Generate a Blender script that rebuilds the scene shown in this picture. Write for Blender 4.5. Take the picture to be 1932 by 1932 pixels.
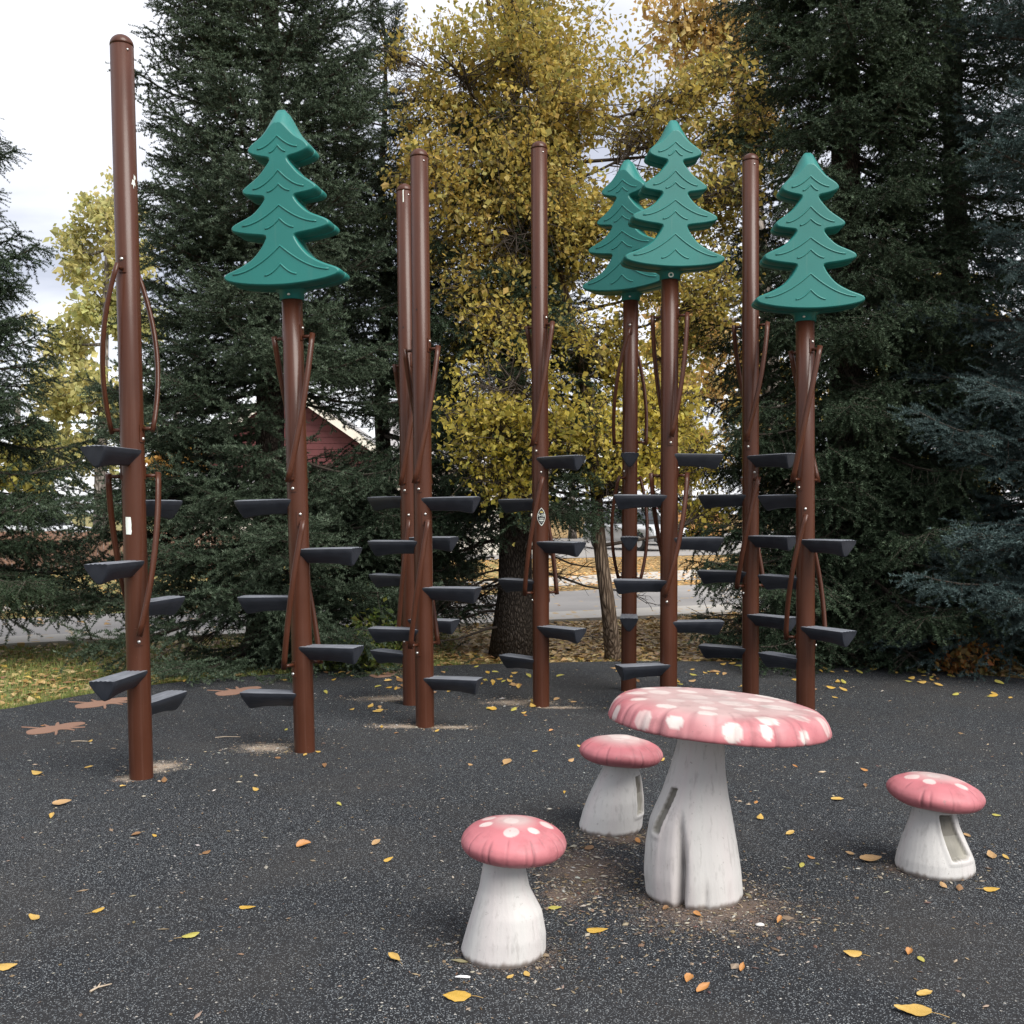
import bpy, bmesh, math, random
import numpy as np
from mathutils import Vector, Matrix, Euler

for o in list(bpy.data.objects):
    bpy.data.objects.remove(o)
S = bpy.context.scene
COL = S.collection
PI = math.pi
R = math.radians

# ------------------------------------------------------------------ camera
CH = 1.475            # eye height, m
F = 1980.0            # focal length in units of a 1932 px wide picture
HZ = 968.0            # horizon row in those units
cam = bpy.data.cameras.new('camera')
camo = bpy.data.objects.new('camera', cam)
COL.objects.link(camo)
camo.location = (0, 0, CH)
camo.rotation_euler = (PI / 2, 0, 0)
cam.sensor_width = 36.0
cam.lens = 36.0 * F / 1932.0
cam.shift_y = (HZ - 966.0) / 1932.0
cam.clip_start = 0.05
cam.clip_end = 2000
S.camera = camo

# ------------------------------------------------------------------ sky and sun
SUN_EL, SUN_AZ = 46.0, 140.0        # azimuth clockwise from +Y: behind the camera, to the right
world = bpy.data.worlds.new('World')
S.world = world
world.use_nodes = True
wn = world.node_tree.nodes
wl = world.node_tree.links
wn.clear()
w_out = wn.new('ShaderNodeOutputWorld')
w_bg = wn.new('ShaderNodeBackground')
w_bg.inputs['Strength'].default_value = 0.10
w_sky = wn.new('ShaderNodeTexSky')
w_sky.sky_type = 'NISHITA'
w_sky.sun_disc = False
w_sky.sun_elevation = R(SUN_EL)
w_sky.sun_rotation = R(SUN_AZ)
w_tc = wn.new('ShaderNodeTexCoord')
w_sep = wn.new('ShaderNodeSeparateXYZ')
wl.new(w_tc.outputs['Generated'], w_sep.inputs[0])
w_z = wn.new('ShaderNodeMath'); w_z.operation = 'MAXIMUM'
wl.new(w_sep.outputs['Z'], w_z.inputs[0]); w_z.inputs[1].default_value = 0.0
w_za = wn.new('ShaderNodeMath'); w_za.operation = 'ADD'
wl.new(w_z.outputs[0], w_za.inputs[0]); w_za.inputs[1].default_value = 0.22
w_dx = wn.new('ShaderNodeMath'); w_dx.operation = 'DIVIDE'
w_dy = wn.new('ShaderNodeMath'); w_dy.operation = 'DIVIDE'
wl.new(w_sep.outputs['X'], w_dx.inputs[0]); wl.new(w_za.outputs[0], w_dx.inputs[1])
wl.new(w_sep.outputs['Y'], w_dy.inputs[0]); wl.new(w_za.outputs[0], w_dy.inputs[1])
w_cmb = wn.new('ShaderNodeCombineXYZ')
wl.new(w_dx.outputs[0], w_cmb.inputs[0]); wl.new(w_dy.outputs[0], w_cmb.inputs[1])
w_cmb.inputs[2].default_value = 3.7
w_n = wn.new('ShaderNodeTexNoise')
w_n.inputs['Scale'].default_value = 1.25
w_n.inputs['Detail'].default_value = 6
w_n.inputs['Roughness'].default_value = 0.52
w_n.inputs['Distortion'].default_value = 0.35
wl.new(w_cmb.outputs[0], w_n.inputs['Vector'])
w_r = wn.new('ShaderNodeValToRGB')
w_r.color_ramp.elements[0].position = 0.36
w_r.color_ramp.elements[0].color = (0.30, 0.31, 0.355, 1)
w_r.color_ramp.elements[1].position = 0.62
w_r.color_ramp.elements[1].color = (0.64, 0.64, 0.66, 1)
wl.new(w_n.outputs['Fac'], w_r.inputs[0])
w_mul = wn.new('ShaderNodeVectorMath'); w_mul.operation = 'SCALE'
w_mul.inputs['Scale'].default_value = 10.0
wl.new(w_r.outputs[0], w_mul.inputs[0])
w_mix = wn.new('ShaderNodeMix'); w_mix.data_type = 'RGBA'
w_mix.inputs[0].default_value = 0.90
wl.new(w_sky.outputs[0], w_mix.inputs[6])
wl.new(w_mul.outputs[0], w_mix.inputs[7])
wl.new(w_mix.outputs[2], w_bg.inputs['Color'])
wl.new(w_bg.outputs[0], w_out.inputs[0])

sun = bpy.data.lights.new('sun', 'SUN')
sun.energy = 2.3
sun.angle = R(40)
sun.color = (1.0, 0.96, 0.9)
suno = bpy.data.objects.new('sun', sun)
COL.objects.link(suno)
sd = Vector((math.sin(R(SUN_AZ)) * math.cos(R(SUN_EL)), math.cos(R(SUN_AZ)) * math.cos(R(SUN_EL)), math.sin(R(SUN_EL))))
suno.rotation_euler = (-sd).to_track_quat('-Z', 'Y').to_euler()

S.view_settings.view_transform = 'Standard'
S.view_settings.look = 'None'
S.view_settings.exposure = 1.2
S.view_settings.gamma = 1.0
S.view_settings.use_curve_mapping = False
S.render.engine = 'CYCLES'
S.cycles.max_bounces = 4
S.cycles.diffuse_bounces = 2
S.cycles.glossy_bounces = 2
S.cycles.transmission_bounces = 3

# ------------------------------------------------------------------ helpers
def at(u, v, d):
    """picture point (1932 units) at depth d -> world"""
    return Vector(((u - 966.0) / F * d, d, CH + (HZ - v) / F * d))

def gd(v):
    return CH * F / (v - HZ)

def ground(u, v, z=0.0):
    d = (CH - z) * F / (v - HZ)
    return Vector(((u - 966.0) / F * d, d, z))

def lerp(a, b, t):
    return a + (b - a) * t

def interp(x, xs, ys):
    return float(np.interp(x, xs, ys))

def link(o, parent=None):
    COL.objects.link(o)
    if parent is not None:
        o.parent = parent
    return o

def tag(o, label=None, cat=None, group=None, kind=None):
    if label: o['label'] = label
    if cat: o['category'] = cat
    if group: o['group'] = group
    if kind: o['kind'] = kind
    return o

def empty(name, loc=(0, 0, 0), rz=0.0):
    o = bpy.data.objects.new(name, None)
    o.empty_display_size = 0.1
    COL.objects.link(o)
    o.location = loc
    o.rotation_euler = (0, 0, rz)
    return o

def np_mesh(name, V, Fc, mat=None, smooth=False, col=None):
    V = np.asarray(V, dtype=np.float32).reshape(-1, 3)
    Fc = np.asarray(Fc, dtype=np.int32)
    k = Fc.shape[1]
    me = bpy.data.meshes.new(name)
    me.vertices.add(len(V))
    me.vertices.foreach_set('co', V.ravel())
    me.loops.add(Fc.size)
    me.loops.foreach_set('vertex_index', Fc.ravel())
    me.polygons.add(len(Fc))
    me.polygons.foreach_set('loop_start', np.arange(0, Fc.size, k, dtype=np.int32))
    me.polygons.foreach_set('loop_total', np.full(len(Fc), k, dtype=np.int32))
    me.update(calc_edges=True)
    me.polygons.foreach_set('use_smooth', np.full(len(Fc), smooth, dtype=bool))
    if col is not None:
        a = me.color_attributes.new('col', 'FLOAT_COLOR', 'POINT')
        c = np.ones((len(V), 4), dtype=np.float32)
        c[:, :3] = col
        a.data.foreach_set('color', c.ravel())
    if mat: me.materials.append(mat)
    me.validate()
    return me

def np_obj(name, V, Fc, mat, parent=None, smooth=False, col=None):
    o = bpy.data.objects.new(name, np_mesh(name, V, Fc, mat, smooth, col))
    return link(o, parent)

class MB:
    """collects shapes, builds ONE mesh object"""
    def __init__(s):
        s.v = []; s.f = []; s.sm = []
    def add(s, V, Fc, smooth=False, M=None):
        b = len(s.v)
        for p in V:
            p = Vector(p)
            s.v.append(tuple(M @ p) if M is not None else tuple(p))
        for f in Fc:
            s.f.append(tuple(i + b for i in f)); s.sm.append(smooth)
        return s
    def box(s, lo, hi, M=None):
        x0, y0, z0 = lo; x1, y1, z1 = hi
        V = [(x0,y0,z0),(x1,y0,z0),(x1,y1,z0),(x0,y1,z0),(x0,y0,z1),(x1,y0,z1),(x1,y1,z1),(x0,y1,z1)]
        Fc = [(0,3,2,1),(4,5,6,7),(0,1,5,4),(1,2,6,5),(2,3,7,6),(3,0,4,7)]
        return s.add(V, Fc, False, M)
    def cbox(s, lo, hi, c=0.005, M=None):
        """box with chamfered edges"""
        bm = bmesh.new()
        bmesh.ops.create_cube(bm, size=1)
        for v in bm.verts:
            v.co = Vector([lerp(lo[i], hi[i], v.co[i] + 0.5) for i in range(3)])
        bmesh.ops.bevel(bm, geom=bm.edges[:], offset=c, segments=2, affect='EDGES', profile=0.5)
        bm.verts.index_update()
        s.add([v.co.copy() for v in bm.verts], [[v.index for v in f.verts] for f in bm.faces], True, M)
        bm.free()
        return s
    def tube(s, pts, rad, n=8, cap=True, squash=None, M=None, smooth=True):
        pts = [Vector(p) for p in pts]
        m = len(pts)
        if not hasattr(rad, '__len__'): rad = [rad] * m
        V = []; Fc = []
        ref = None
        for i, p in enumerate(pts):
            t = (pts[min(i + 1, m - 1)] - pts[max(i - 1, 0)])
            if t.length < 1e-9: t = Vector((0, 0, 1))
            t.normalize()
            if ref is None:
                ref = Vector((1, 0, 0)) if abs(t.x) < 0.8 else Vector((0, 1, 0))
                if squash is not None: ref = Vector(squash[0])
            a = (ref - t * ref.dot(t)).normalized()
            ref = a
            b = t.cross(a)
            ka, kb = (1, 1) if squash is None else (squash[1], squash[2])
            for k in range(n):
                w = 2 * PI * k / n
                V.append(p + a * (math.cos(w) * rad[i] * ka) + b * (math.sin(w) * rad[i] * kb))
        for i in range(m - 1):
            for k in range(n):
                k2 = (k + 1) % n
                Fc.append((i * n + k, i * n + k2, (i + 1) * n + k2, (i + 1) * n + k))
        s.add(V, Fc, smooth, M)
        if cap:
            b = len(s.v) - len(V)
            s.f.append(tuple(b + k for k in reversed(range(n)))); s.sm.append(False)
            s.f.append(tuple(b + (m - 1) * n + k for k in range(n))); s.sm.append(False)
        return s
    def lathe(s, prof, n=32, M=None, capb=False, capt=False):
        V = []; Fc = []
        m = len(prof)
        for (r, z) in prof:
            for k in range(n):
                w = 2 * PI * k / n
                V.append((r * math.cos(w), r * math.sin(w), z))
        for i in range(m - 1):
            for k in range(n):
                k2 = (k + 1) % n
                Fc.append((i * n + k, i * n + k2, (i + 1) * n + k2, (i + 1) * n + k))
        if capb: Fc.append(tuple(reversed(range(n))))
        if capt: Fc.append(tuple((m - 1) * n + k for k in range(n)))
        return s.add(V, Fc, True, M)
    def mesh(s, name, mat):
        me = bpy.data.meshes.new(name)
        me.from_pydata(s.v, [], s.f)
        me.polygons.foreach_set('use_smooth', s.sm)
        if mat: me.materials.append(mat)
        me.update()
        return me
    def build(s, name, mat, parent=None):
        return link(bpy.data.objects.new(name, s.mesh(name, mat)), parent)

# ------------------------------------------------------------------ materials
class NT:
    def __init__(s, name):
        s.m = bpy.data.materials.new(name)
        s.m.use_nodes = True
        s.n = s.m.node_tree.nodes; s.l = s.m.node_tree.links
        s.b = s.n.get('Principled BSDF')
        s.out = [x for x in s.n if x.type == 'OUTPUT_MATERIAL'][0]
    def node(s, t, **kw):
        x = s.n.new(t)
        for k, v in kw.items(): setattr(x, k, v)
        return x
    def set(s, **kw):
        for k, v in kw.items():
            s.b.inputs[k.replace('_', ' ')].default_value = v
        return s
    def to(s, a, b):
        s.l.new(a, b)
    def coord(s, out='Object', scale=None):
        tc = s.node('ShaderNodeTexCoord')
        o = tc.outputs[out]
        if scale is not None:
            mp = s.node('ShaderNodeMapping')
            mp.inputs['Scale'].default_value = scale
            s.to(o, mp.inputs['Vector']); o = mp.outputs[0]
        return o
    def pos(s):
        return s.node('ShaderNodeNewGeometry').outputs['Position']
    def noise(s, vec, scale, detail=4, rough=0.55, dist=0.0):
        x = s.node('ShaderNodeTexNoise')
        x.inputs['Scale'].default_value = scale
        x.inputs['Detail'].default_value = detail
        x.inputs['Roughness'].default_value = rough
        x.inputs['Distortion'].default_value = dist
        if vec is not None: s.to(vec, x.inputs['Vector'])
        return x.outputs['Fac']
    def ramp(s, fac, stops):
        x = s.node('ShaderNodeValToRGB')
        e = x.color_ramp.elements
        while len(e) < len(stops): e.new(0.5)
        for i, (p, c) in enumerate(stops):
            e[i].position = p
            if not hasattr(c, '__len__'): c = (c, c, c)
            e[i].color = (*c[:3], 1)
        s.to(fac, x.inputs[0])
        return x.outputs[0]
    def mix(s, fac, a, b, mode='MIX'):
        x = s.node('ShaderNodeMix', data_type='RGBA', blend_type=mode)
        for k, i in ((fac, 0), (a, 6), (b, 7)):
            if hasattr(k, 'is_linked') or hasattr(k, 'node'): s.to(k, x.inputs[i])
            elif i == 0: x.inputs[0].default_value = k
            else: x.inputs[i].default_value = (*k[:3], 1)
        return x.outputs[2]
    def math(s, op, a, b=None, clamp=False):
        x = s.node('ShaderNodeMath', operation=op, use_clamp=clamp)
        for k, i in ((a, 0), (b, 1)):
            if k is None: continue
            if hasattr(k, 'node'): s.to(k, x.inputs[i])
            else: x.inputs[i].default_value = k
        return x.outputs[0]
    def attr(s, name='col'):
        x = s.node('ShaderNodeAttribute', attribute_name=name)
        return x.outputs['Color']
    def color(s, c):
        if hasattr(c, 'node'): s.to(c, s.b.inputs['Base Color'])
        else: s.b.inputs['Base Color'].default_value = (*c[:3], 1)
        return s
    def bump(s, h, strength=0.3, dist=0.01):
        x = s.node('ShaderNodeBump')
        x.inputs['Strength'].default_value = strength
        x.inputs['Distance'].default_value = dist
        s.to(h, x.inputs['Height'])
        s.to(x.outputs[0], s.b.inputs['Normal'])
        return s

def simple(name, c, rough=0.6, var=0.12, scale=8, metal=0.0, bump=0.0, spec=0.5):
    t = NT(name)
    n = t.noise(t.coord('Object'), scale)
    lo = tuple(x * (1 - var) for x in c); hi = tuple(min(1, x * (1 + var)) for x in c)
    t.color(t.ramp(n, [(0.3, lo), (0.7, hi)])).set(Roughness=rough, Metallic=metal)
    t.b.inputs['Specular IOR Level'].default_value = spec
    if bump: t.bump(n, bump, 0.01)
    return t.m

def mat_pole():
    t = NT('brown_powder_coat')
    p = t.coord('Object')
    n = t.noise(p, 3.0, 5)
    sc = t.noise(t.coord('Object', (90, 90, 14)), 1.0, 3, 0.7)
    base = t.ramp(n, [(0.3, (0.052, 0.0168, 0.0082)), (0.7, (0.067, 0.0215, 0.0108))])
    scr = t.ramp(sc, [(0.735, 0), (0.75, 1)])
    c = t.mix(t.math('MULTIPLY', scr, 0.4), base, (0.26, 0.16, 0.12))
    run = t.noise(t.coord('Object', (60, 60, 1.6)), 1.0, 4, 0.6)
    c = t.mix(t.math('MULTIPLY', t.ramp(run, [(0.52, 0), (0.72, 1)]), 0.30), c, (0.105, 0.052, 0.038))
    t.color(c).set(Roughness=0.36)
    t.to(t.ramp(n, [(0.3, 0.30), (0.8, 0.44)]), t.b.inputs['Roughness'])
    t.b.inputs['Specular IOR Level'].default_value = 0.27
    t.b.inputs['Coat Weight'].default_value = 0.08
    t.b.inputs['Coat Roughness'].default_value = 0.16
    f = t.noise(p, 350, 2)
    t.bump(f, 0.04, 0.002)
    return t.m

def mat_step():
    t = NT('charcoal_moulded_plastic')
    p = t.coord('Object')
    g = t.noise(t.coord('Object', (3, 150, 3)), 1.0, 3, 0.6)
    n = t.noise(p, 14, 4)
    t.color(t.ramp(n, [(0.3, (0.016, 0.019, 0.026)), (0.75, (0.030, 0.034, 0.044))]))
    t.to(t.ramp(n, [(0.3, 0.36), (0.8, 0.52)]), t.b.inputs['Roughness'])
    t.bump(g, 0.5, 0.004)
    return t.m

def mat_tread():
    t = NT('pale_step_tread')  # paler blue-grey than the body, for the upward-facing step faces
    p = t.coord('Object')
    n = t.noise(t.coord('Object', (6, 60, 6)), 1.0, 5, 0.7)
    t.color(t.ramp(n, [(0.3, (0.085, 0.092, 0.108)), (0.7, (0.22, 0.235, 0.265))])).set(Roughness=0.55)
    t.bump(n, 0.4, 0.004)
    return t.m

def mat_green():
    t = NT('teal_moulded_plastic')
    p = t.coord('Object')
    n = t.noise(p, 2.2, 4)
    sp = t.noise(p, 40, 3, 0.7)
    c = t.ramp(n, [(0.3, (0.0090, 0.134, 0.118)), (0.75, (0.0120, 0.162, 0.144))])
    c = t.mix(t.math('MULTIPLY', t.ramp(sp, [(0.62, 0), (0.8, 1)]), 0.12), c, (0.06, 0.18, 0.155))
    st = t.noise(t.coord('Object', (30, 30, 2.2)), 1.0, 5, 0.65)
    c = t.mix(t.math('MULTIPLY', t.ramp(st, [(0.56, 0), (0.72, 1)]), 0.16), c, (0.10, 0.20, 0.17))
    t.color(c).set(Roughness=0.47)
    t.bump(t.noise(p, 260, 2), 0.05, 0.002)
    return t.m

def mat_leaf(name, rough=0.55, trans=0.4, use_col=True, c=(0.3, 0.25, 0.05)):
    t = NT(name)
    col = t.attr() if use_col else None
    if use_col: t.color(col)
    else: t.color(c)
    t.set(Roughness=rough)
    t.b.inputs['Specular IOR Level'].default_value = 0.3
    tr = t.node('ShaderNodeBsdfTranslucent')
    if use_col: t.to(col, tr.inputs['Color'])
    else: tr.inputs['Color'].default_value = (*c, 1)
    mx = t.node('ShaderNodeMixShader')
    mx.inputs[0].default_value = trans
    t.to(t.b.outputs[0], mx.inputs[1]); t.to(tr.outputs[0], mx.inputs[2])
    t.to(mx.outputs[0], t.out.inputs['Surface'])
    return t.m

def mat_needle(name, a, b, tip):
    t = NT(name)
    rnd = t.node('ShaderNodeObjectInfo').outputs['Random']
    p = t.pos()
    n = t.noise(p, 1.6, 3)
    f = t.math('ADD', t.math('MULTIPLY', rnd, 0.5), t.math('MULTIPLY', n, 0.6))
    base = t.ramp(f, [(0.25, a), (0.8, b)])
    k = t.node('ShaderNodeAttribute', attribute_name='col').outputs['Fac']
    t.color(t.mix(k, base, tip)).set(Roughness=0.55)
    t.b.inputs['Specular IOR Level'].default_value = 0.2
    return t.m

def mat_bark(name, a, b, sc=(18, 18, 3.5)):
    t = NT(name)
    p = t.coord('Object', sc)
    v = t.node('ShaderNodeTexVoronoi', feature='DISTANCE_TO_EDGE')
    t.to(p, v.inputs['Vector'])
    v.inputs['Scale'].default_value = 1.0
    n = t.noise(p, 1.4, 6, 0.65)
    h = t.math('MULTIPLY', t.ramp(v.outputs['Distance'], [(0.0, 0.0), (0.3, 1.0)]), n)
    t.color(t.ramp(h, [(0.08, a), (0.6, b)])).set(Roughness=0.9)
    t.b.inputs['Specular IOR Level'].default_value = 0.15
    t.bump(h, 0.9, 0.03)
    return t.m

M_POLE = mat_pole()
M_STEP = mat_step()
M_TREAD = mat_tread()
M_GREEN = mat_green()
M_BOLT = simple('galvanised_bolt', (0.62, 0.61, 0.58), 0.32, 0.1, 60, 0.9)
M_WHITE = simple('white_vinyl', (0.72, 0.76, 0.70), 0.5, 0.08, 60)
M_DARK = simple('black_vinyl', (0.012, 0.013, 0.014), 0.45, 0.1, 30)
M_YEL = simple('yellow_print', (0.62, 0.52, 0.16), 0.5, 0.05, 30)
M_SPRUCE_BARK = mat_bark('spruce_bark', (0.035, 0.028, 0.023), (0.14, 0.115, 0.095), (46, 46, 16))
M_BARK = mat_bark('ridged_brown_bark', (0.075, 0.052, 0.036), (0.27, 0.205, 0.15), (30, 30, 4))
M_PALEBARK = mat_bark('pale_grey_bark', (0.10, 0.085, 0.075), (0.33, 0.30, 0.27), (8, 8, 3))
M_TWIG = simple('dark_twig', (0.060, 0.046, 0.036), 0.85, 0.3, 6)
M_NEEDLE = mat_needle('spruce_needles', (0.029, 0.047, 0.027), (0.052, 0.078, 0.046), (0.160, 0.205, 0.140))
M_NEEDLE_DARK = mat_needle('dark_spruce_needles', (0.022, 0.039, 0.021), (0.039, 0.062, 0.034), (0.115, 0.160, 0.098))
M_NEEDLE_BLUE = mat_needle('blue_spruce_needles', (0.045, 0.075, 0.070), (0.075, 0.115, 0.112), (0.125, 0.175, 0.17))
M_LEAF = mat_leaf('autumn_leaves', 0.5, 0.52)
M_FALLEN = mat_leaf('fallen_leaf_skin', 0.55, 0.12)
M_GRASS = mat_leaf('grass_blades', 0.6, 0.3)

# ------------------------------------------------------------------ ground
DIRT = [  # u, v of the centre, half width in px, half depth in m, kind (0 brown earth, 1 pale sand)
    (1345, 1712, 165, 0.30, 0), (1100, 1640, 90, 0.36, 0), (1175, 1580, 80, 0.14, 0), (965, 1800, 105, 0.15, 0),
    (1735, 1640, 85, 0.10, 0), (1060, 1690, 50, 0.15, 0),
    (300, 1447, 48, 0.16, 1), (245, 1468, 30, 0.08, 1), (505, 1411, 62, 0.15, 1), (770, 1370, 75, 0.09, 1), (850, 1372, 50, 0.07, 1),
    (980, 1325, 70, 0.14, 1), (730, 1318, 60, 0.14, 1), (1060, 1335, 50, 0.06, 1)]

def mat_rubber():
    t = NT('black_rubber_crumb')
    p = t.pos()
    v = t.node('ShaderNodeTexVoronoi', feature='F1')
    v.inputs['Scale'].default_value = 270
    t.to(p, v.inputs['Vector'])
    sepc = t.node('ShaderNodeSeparateColor')
    t.to(v.outputs['Color'], sepc.inputs[0])
    v2 = t.node('ShaderNodeTexVoronoi', feature='F1')
    v2.inputs['Scale'].default_value = 120
    t.to(p, v2.inputs['Vector'])
    sep2 = t.node('ShaderNodeSeparateColor')
    t.to(v2.outputs['Color'], sep2.inputs[0])
    big = t.noise(p, 0.55, 4, 0.6)
    med = t.noise(p, 4.0, 5, 0.65)
    fine0 = t.noise(p, 160, 3, 0.7)
    # granules: black crumb with pale blue-grey flecks
    dens = t.math('ADD', t.math('MULTIPLY', big, 0.30), t.math('MULTIPLY', med, 0.16))
    thr = t.math('SUBTRACT', 1.04, dens)
    fle = t.math('GREATER_THAN', sepc.outputs[0], thr)
    core = t.math('LESS_THAN', v.outputs['Distance'], 0.55)
    fle = t.math('MULTIPLY', fle, core)
    base = t.ramp(sepc.outputs[1], [(0.0, (0.0072, 0.0080, 0.0098)), (0.75, (0.0190, 0.0210, 0.0245)), (1.0, (0.046, 0.050, 0.057))])
    base = t.mix(t.ramp(med, [(0.35, 0.0), (0.7, 0.55)]), base, (0.0125, 0.0125, 0.0135))
    film = t.noise(p, 0.9, 6, 0.62, 0.6)
    flc = t.ramp(sepc.outputs[2], [(0.0, (0.13, 0.15, 0.165)), (0.6, (0.175, 0.190, 0.20)), (1.0, (0.27, 0.28, 0.28))])
    c = t.mix(fle, base, flc)
    big2 = t.math('GREATER_THAN', sep2.outputs[0], 0.992)
    big2 = t.math('MULTIPLY', big2, t.math('LESS_THAN', v2.outputs['Distance'], 0.5))
    c = t.mix(big2, c, (0.40, 0.38, 0.34))
    c = t.mix(t.ramp(film, [(0.46, 0.0), (0.74, 0.60)]), c, t.ramp(fine0, [(0.35, (0.026, 0.0245, 0.0235)), (0.7, (0.066, 0.060, 0.054))]))
    # earth and sand trodden in round the posts and toadstools
    acc = {0: None, 1: None}
    for (u, vv, hw, hd, kind) in DIRT:
        g = ground(u, vv)
        mp = t.node('ShaderNodeMapping')
        rx = hw / F * g.y
        mp.inputs['Scale'].default_value = (1 / rx, 1 / hd, 0)
        mp.inputs['Location'].default_value = (-g.x / rx, -g.y / hd, 0)
        t.to(p, mp.inputs['Vector'])
        ln = t.node('ShaderNodeVectorMath', operation='LENGTH')
        t.to(mp.outputs[0], ln.inputs[0])
        f = t.math('SUBTRACT', 1.25, ln.outputs['Value'])
        acc[kind] = f if acc[kind] is None else t.math('MAXIMUM', acc[kind], f)
    edge = t.noise(p, 11, 6, 0.7)
    fine = t.noise(p, 120, 3, 0.7)
    for kind, ca, cb, gain in ((0, (0.085, 0.062, 0.050), (0.17, 0.128, 0.105), 1.0), (1, (0.21, 0.165, 0.125), (0.46, 0.385, 0.31), 0.95)):
        m = t.math('ADD', acc[kind], t.math('MULTIPLY', t.math('SUBTRACT', edge, 0.5), 2.0))
        m = t.math('ADD', m, t.math('MULTIPLY', t.math('SUBTRACT', sepc.outputs[1], 0.5), 0.9))
        m = t.ramp(m, [(0.42, 0.0), (0.95, gain)])
        c = t.mix(m, c, t.ramp(fine, [(0.3, ca), (0.7, cb)]))
    t.color(c).set(Roughness=0.88)
    t.b.inputs['Specular IOR Level'].default_value = 0.22
    h = t.math('ADD', t.math('MULTIPLY', v.outputs['Distance'], -1.0), t.math('MULTIPLY', med, 0.8))
    t.bump(h, 0.5, 0.004)
    return t.m

def mat_lawn():
    t = NT('leafy_lawn')
    p = t.pos()
    n = t.noise(p, 0.35, 4); n2 = t.noise(p, 22, 5, 0.7)
    g = t.ramp(n2, [(0.3, (0.075, 0.095, 0.034)), (0.7, (0.19, 0.205, 0.085))])
    v = t.node('ShaderNodeTexVoronoi', feature='F1')
    v.inputs['Scale'].default_value = 17
    t.to(p, v.inputs['Vector'])
    sp = t.node('ShaderNodeSeparateColor'); t.to(v.outputs['Color'], sp.inputs[0])
    lf = t.ramp(sp.outputs[1], [(0, (0.22, 0.12, 0.045)), (0.5, (0.42, 0.26, 0.10)), (1, (0.52, 0.36, 0.17))])
    sep = t.node('ShaderNodeSeparateXYZ'); t.to(p, sep.inputs[0])
    right = t.ramp(t.math('ADD', t.math('MULTIPLY', sep.outputs[0], 0.12), 0.55), [(0.12, 0.70), (0.3, 0.45)])
    right = t.math('ADD', right, t.math('MULTIPLY', t.math('SUBTRACT', n, 0.5), 0.6))
    m = t.math('GREATER_THAN', sp.outputs[0], right)
    m = t.math('MULTIPLY', m, t.math('LESS_THAN', v.outputs['Distance'], 0.72))
    earth = t.ramp(n2, [(0.3, (0.045, 0.030, 0.017)), (0.7, (0.11, 0.075, 0.042))])
    gg = t.mix(t.ramp(sep.outputs[0], [(0.0, 0.0), (0.02, 0.8)]), g, earth)
    t.color(t.mix(m, gg, lf)).set(Roughness=0.9)
    t.b.inputs['Specular IOR Level'].default_value = 0.1
    return t.m

def mat_tarmac(name, a, b, leaf=0.985):
    t = NT(name)
    p = t.pos()
    n = t.noise(p, 130, 4, 0.7); n2 = t.noise(p, 0.9, 5, 0.6)
    c = t.mix(0.45, t.ramp(n, [(0.3, a), (0.7, b)]), t.ramp(n2, [(0.3, a), (0.7, b)]))
    v = t.node('ShaderNodeTexVoronoi', feature='F1'); v.inputs['Scale'].default_value = 11
    t.to(p, v.inputs['Vector'])
    sp = t.node('ShaderNodeSeparateColor'); t.to(v.outputs['Color'], sp.inputs[0])
    m = t.math('GREATER_THAN', sp.outputs[0], leaf)
    m = t.math('MULTIPLY', m, t.math('LESS_THAN', v.outputs['Distance'], 0.55))
    t.color(t.mix(m, c, (0.45, 0.30, 0.12))).set(Roughness=0.9)
    return t.m

M_RUBBER = mat_rubber()
M_LAWN = mat_lawn()
M_ROAD = mat_tarmac('worn_asphalt', (0.20, 0.19, 0.18), (0.30, 0.285, 0.27))
M_WALK = mat_tarmac('pale_concrete', (0.36, 0.335, 0.295), (0.50, 0.47, 0.42), 0.90)

def sheet(name, pts, z, mat, thick=0.0):
    mb = MB()
    n = len(pts)
    V = [(p[0], p[1], z) for p in pts]
    Fc = [tuple(range(n))]
    if thick:
        V += [(p[0], p[1], z - thick) for p in pts]
        for i in range(n):
            j = (i + 1) % n
            Fc.append((i, i + n, j + n, j))
    mb.add(V, Fc)
    o = mb.build(name, mat)
    tag(o, kind='structure')
    return o

# lawn: one sheet to the horizon, finely divided near the camera
def grid_sheet(name, xs, yfun, rows, z, mat):
    V = []; Fc = []
    m = len(rows)
    for x in xs:
        for r in rows: V.append((x, yfun(x, r), z))
    for a in range(len(xs) - 1):
        for b in range(m - 1):
            Fc.append((a * m + b, (a + 1) * m + b, (a + 1) * m + b + 1, a * m + b + 1))
    mb = MB(); mb.add(V, Fc)
    return tag(mb.build(name, mat), kind='structure')
LX = [-900, -500, -250, -120, -70, -45, -30, -22] + list(range(-16, 17, 2)) + [22, 30, 45, 70, 120, 250, 500, 900]
LY = [-300, -120, -50, -25, -12] + list(range(-6, 41, 2)) + [46, 54, 66, 85, 120, 200, 380, 700, 1500]
lawn = grid_sheet('lawn', LX, lambda x, r: r, LY, -0.03, M_LAWN)
tag(lawn, 'leaf-strewn lawn running back to the street', None)

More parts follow.
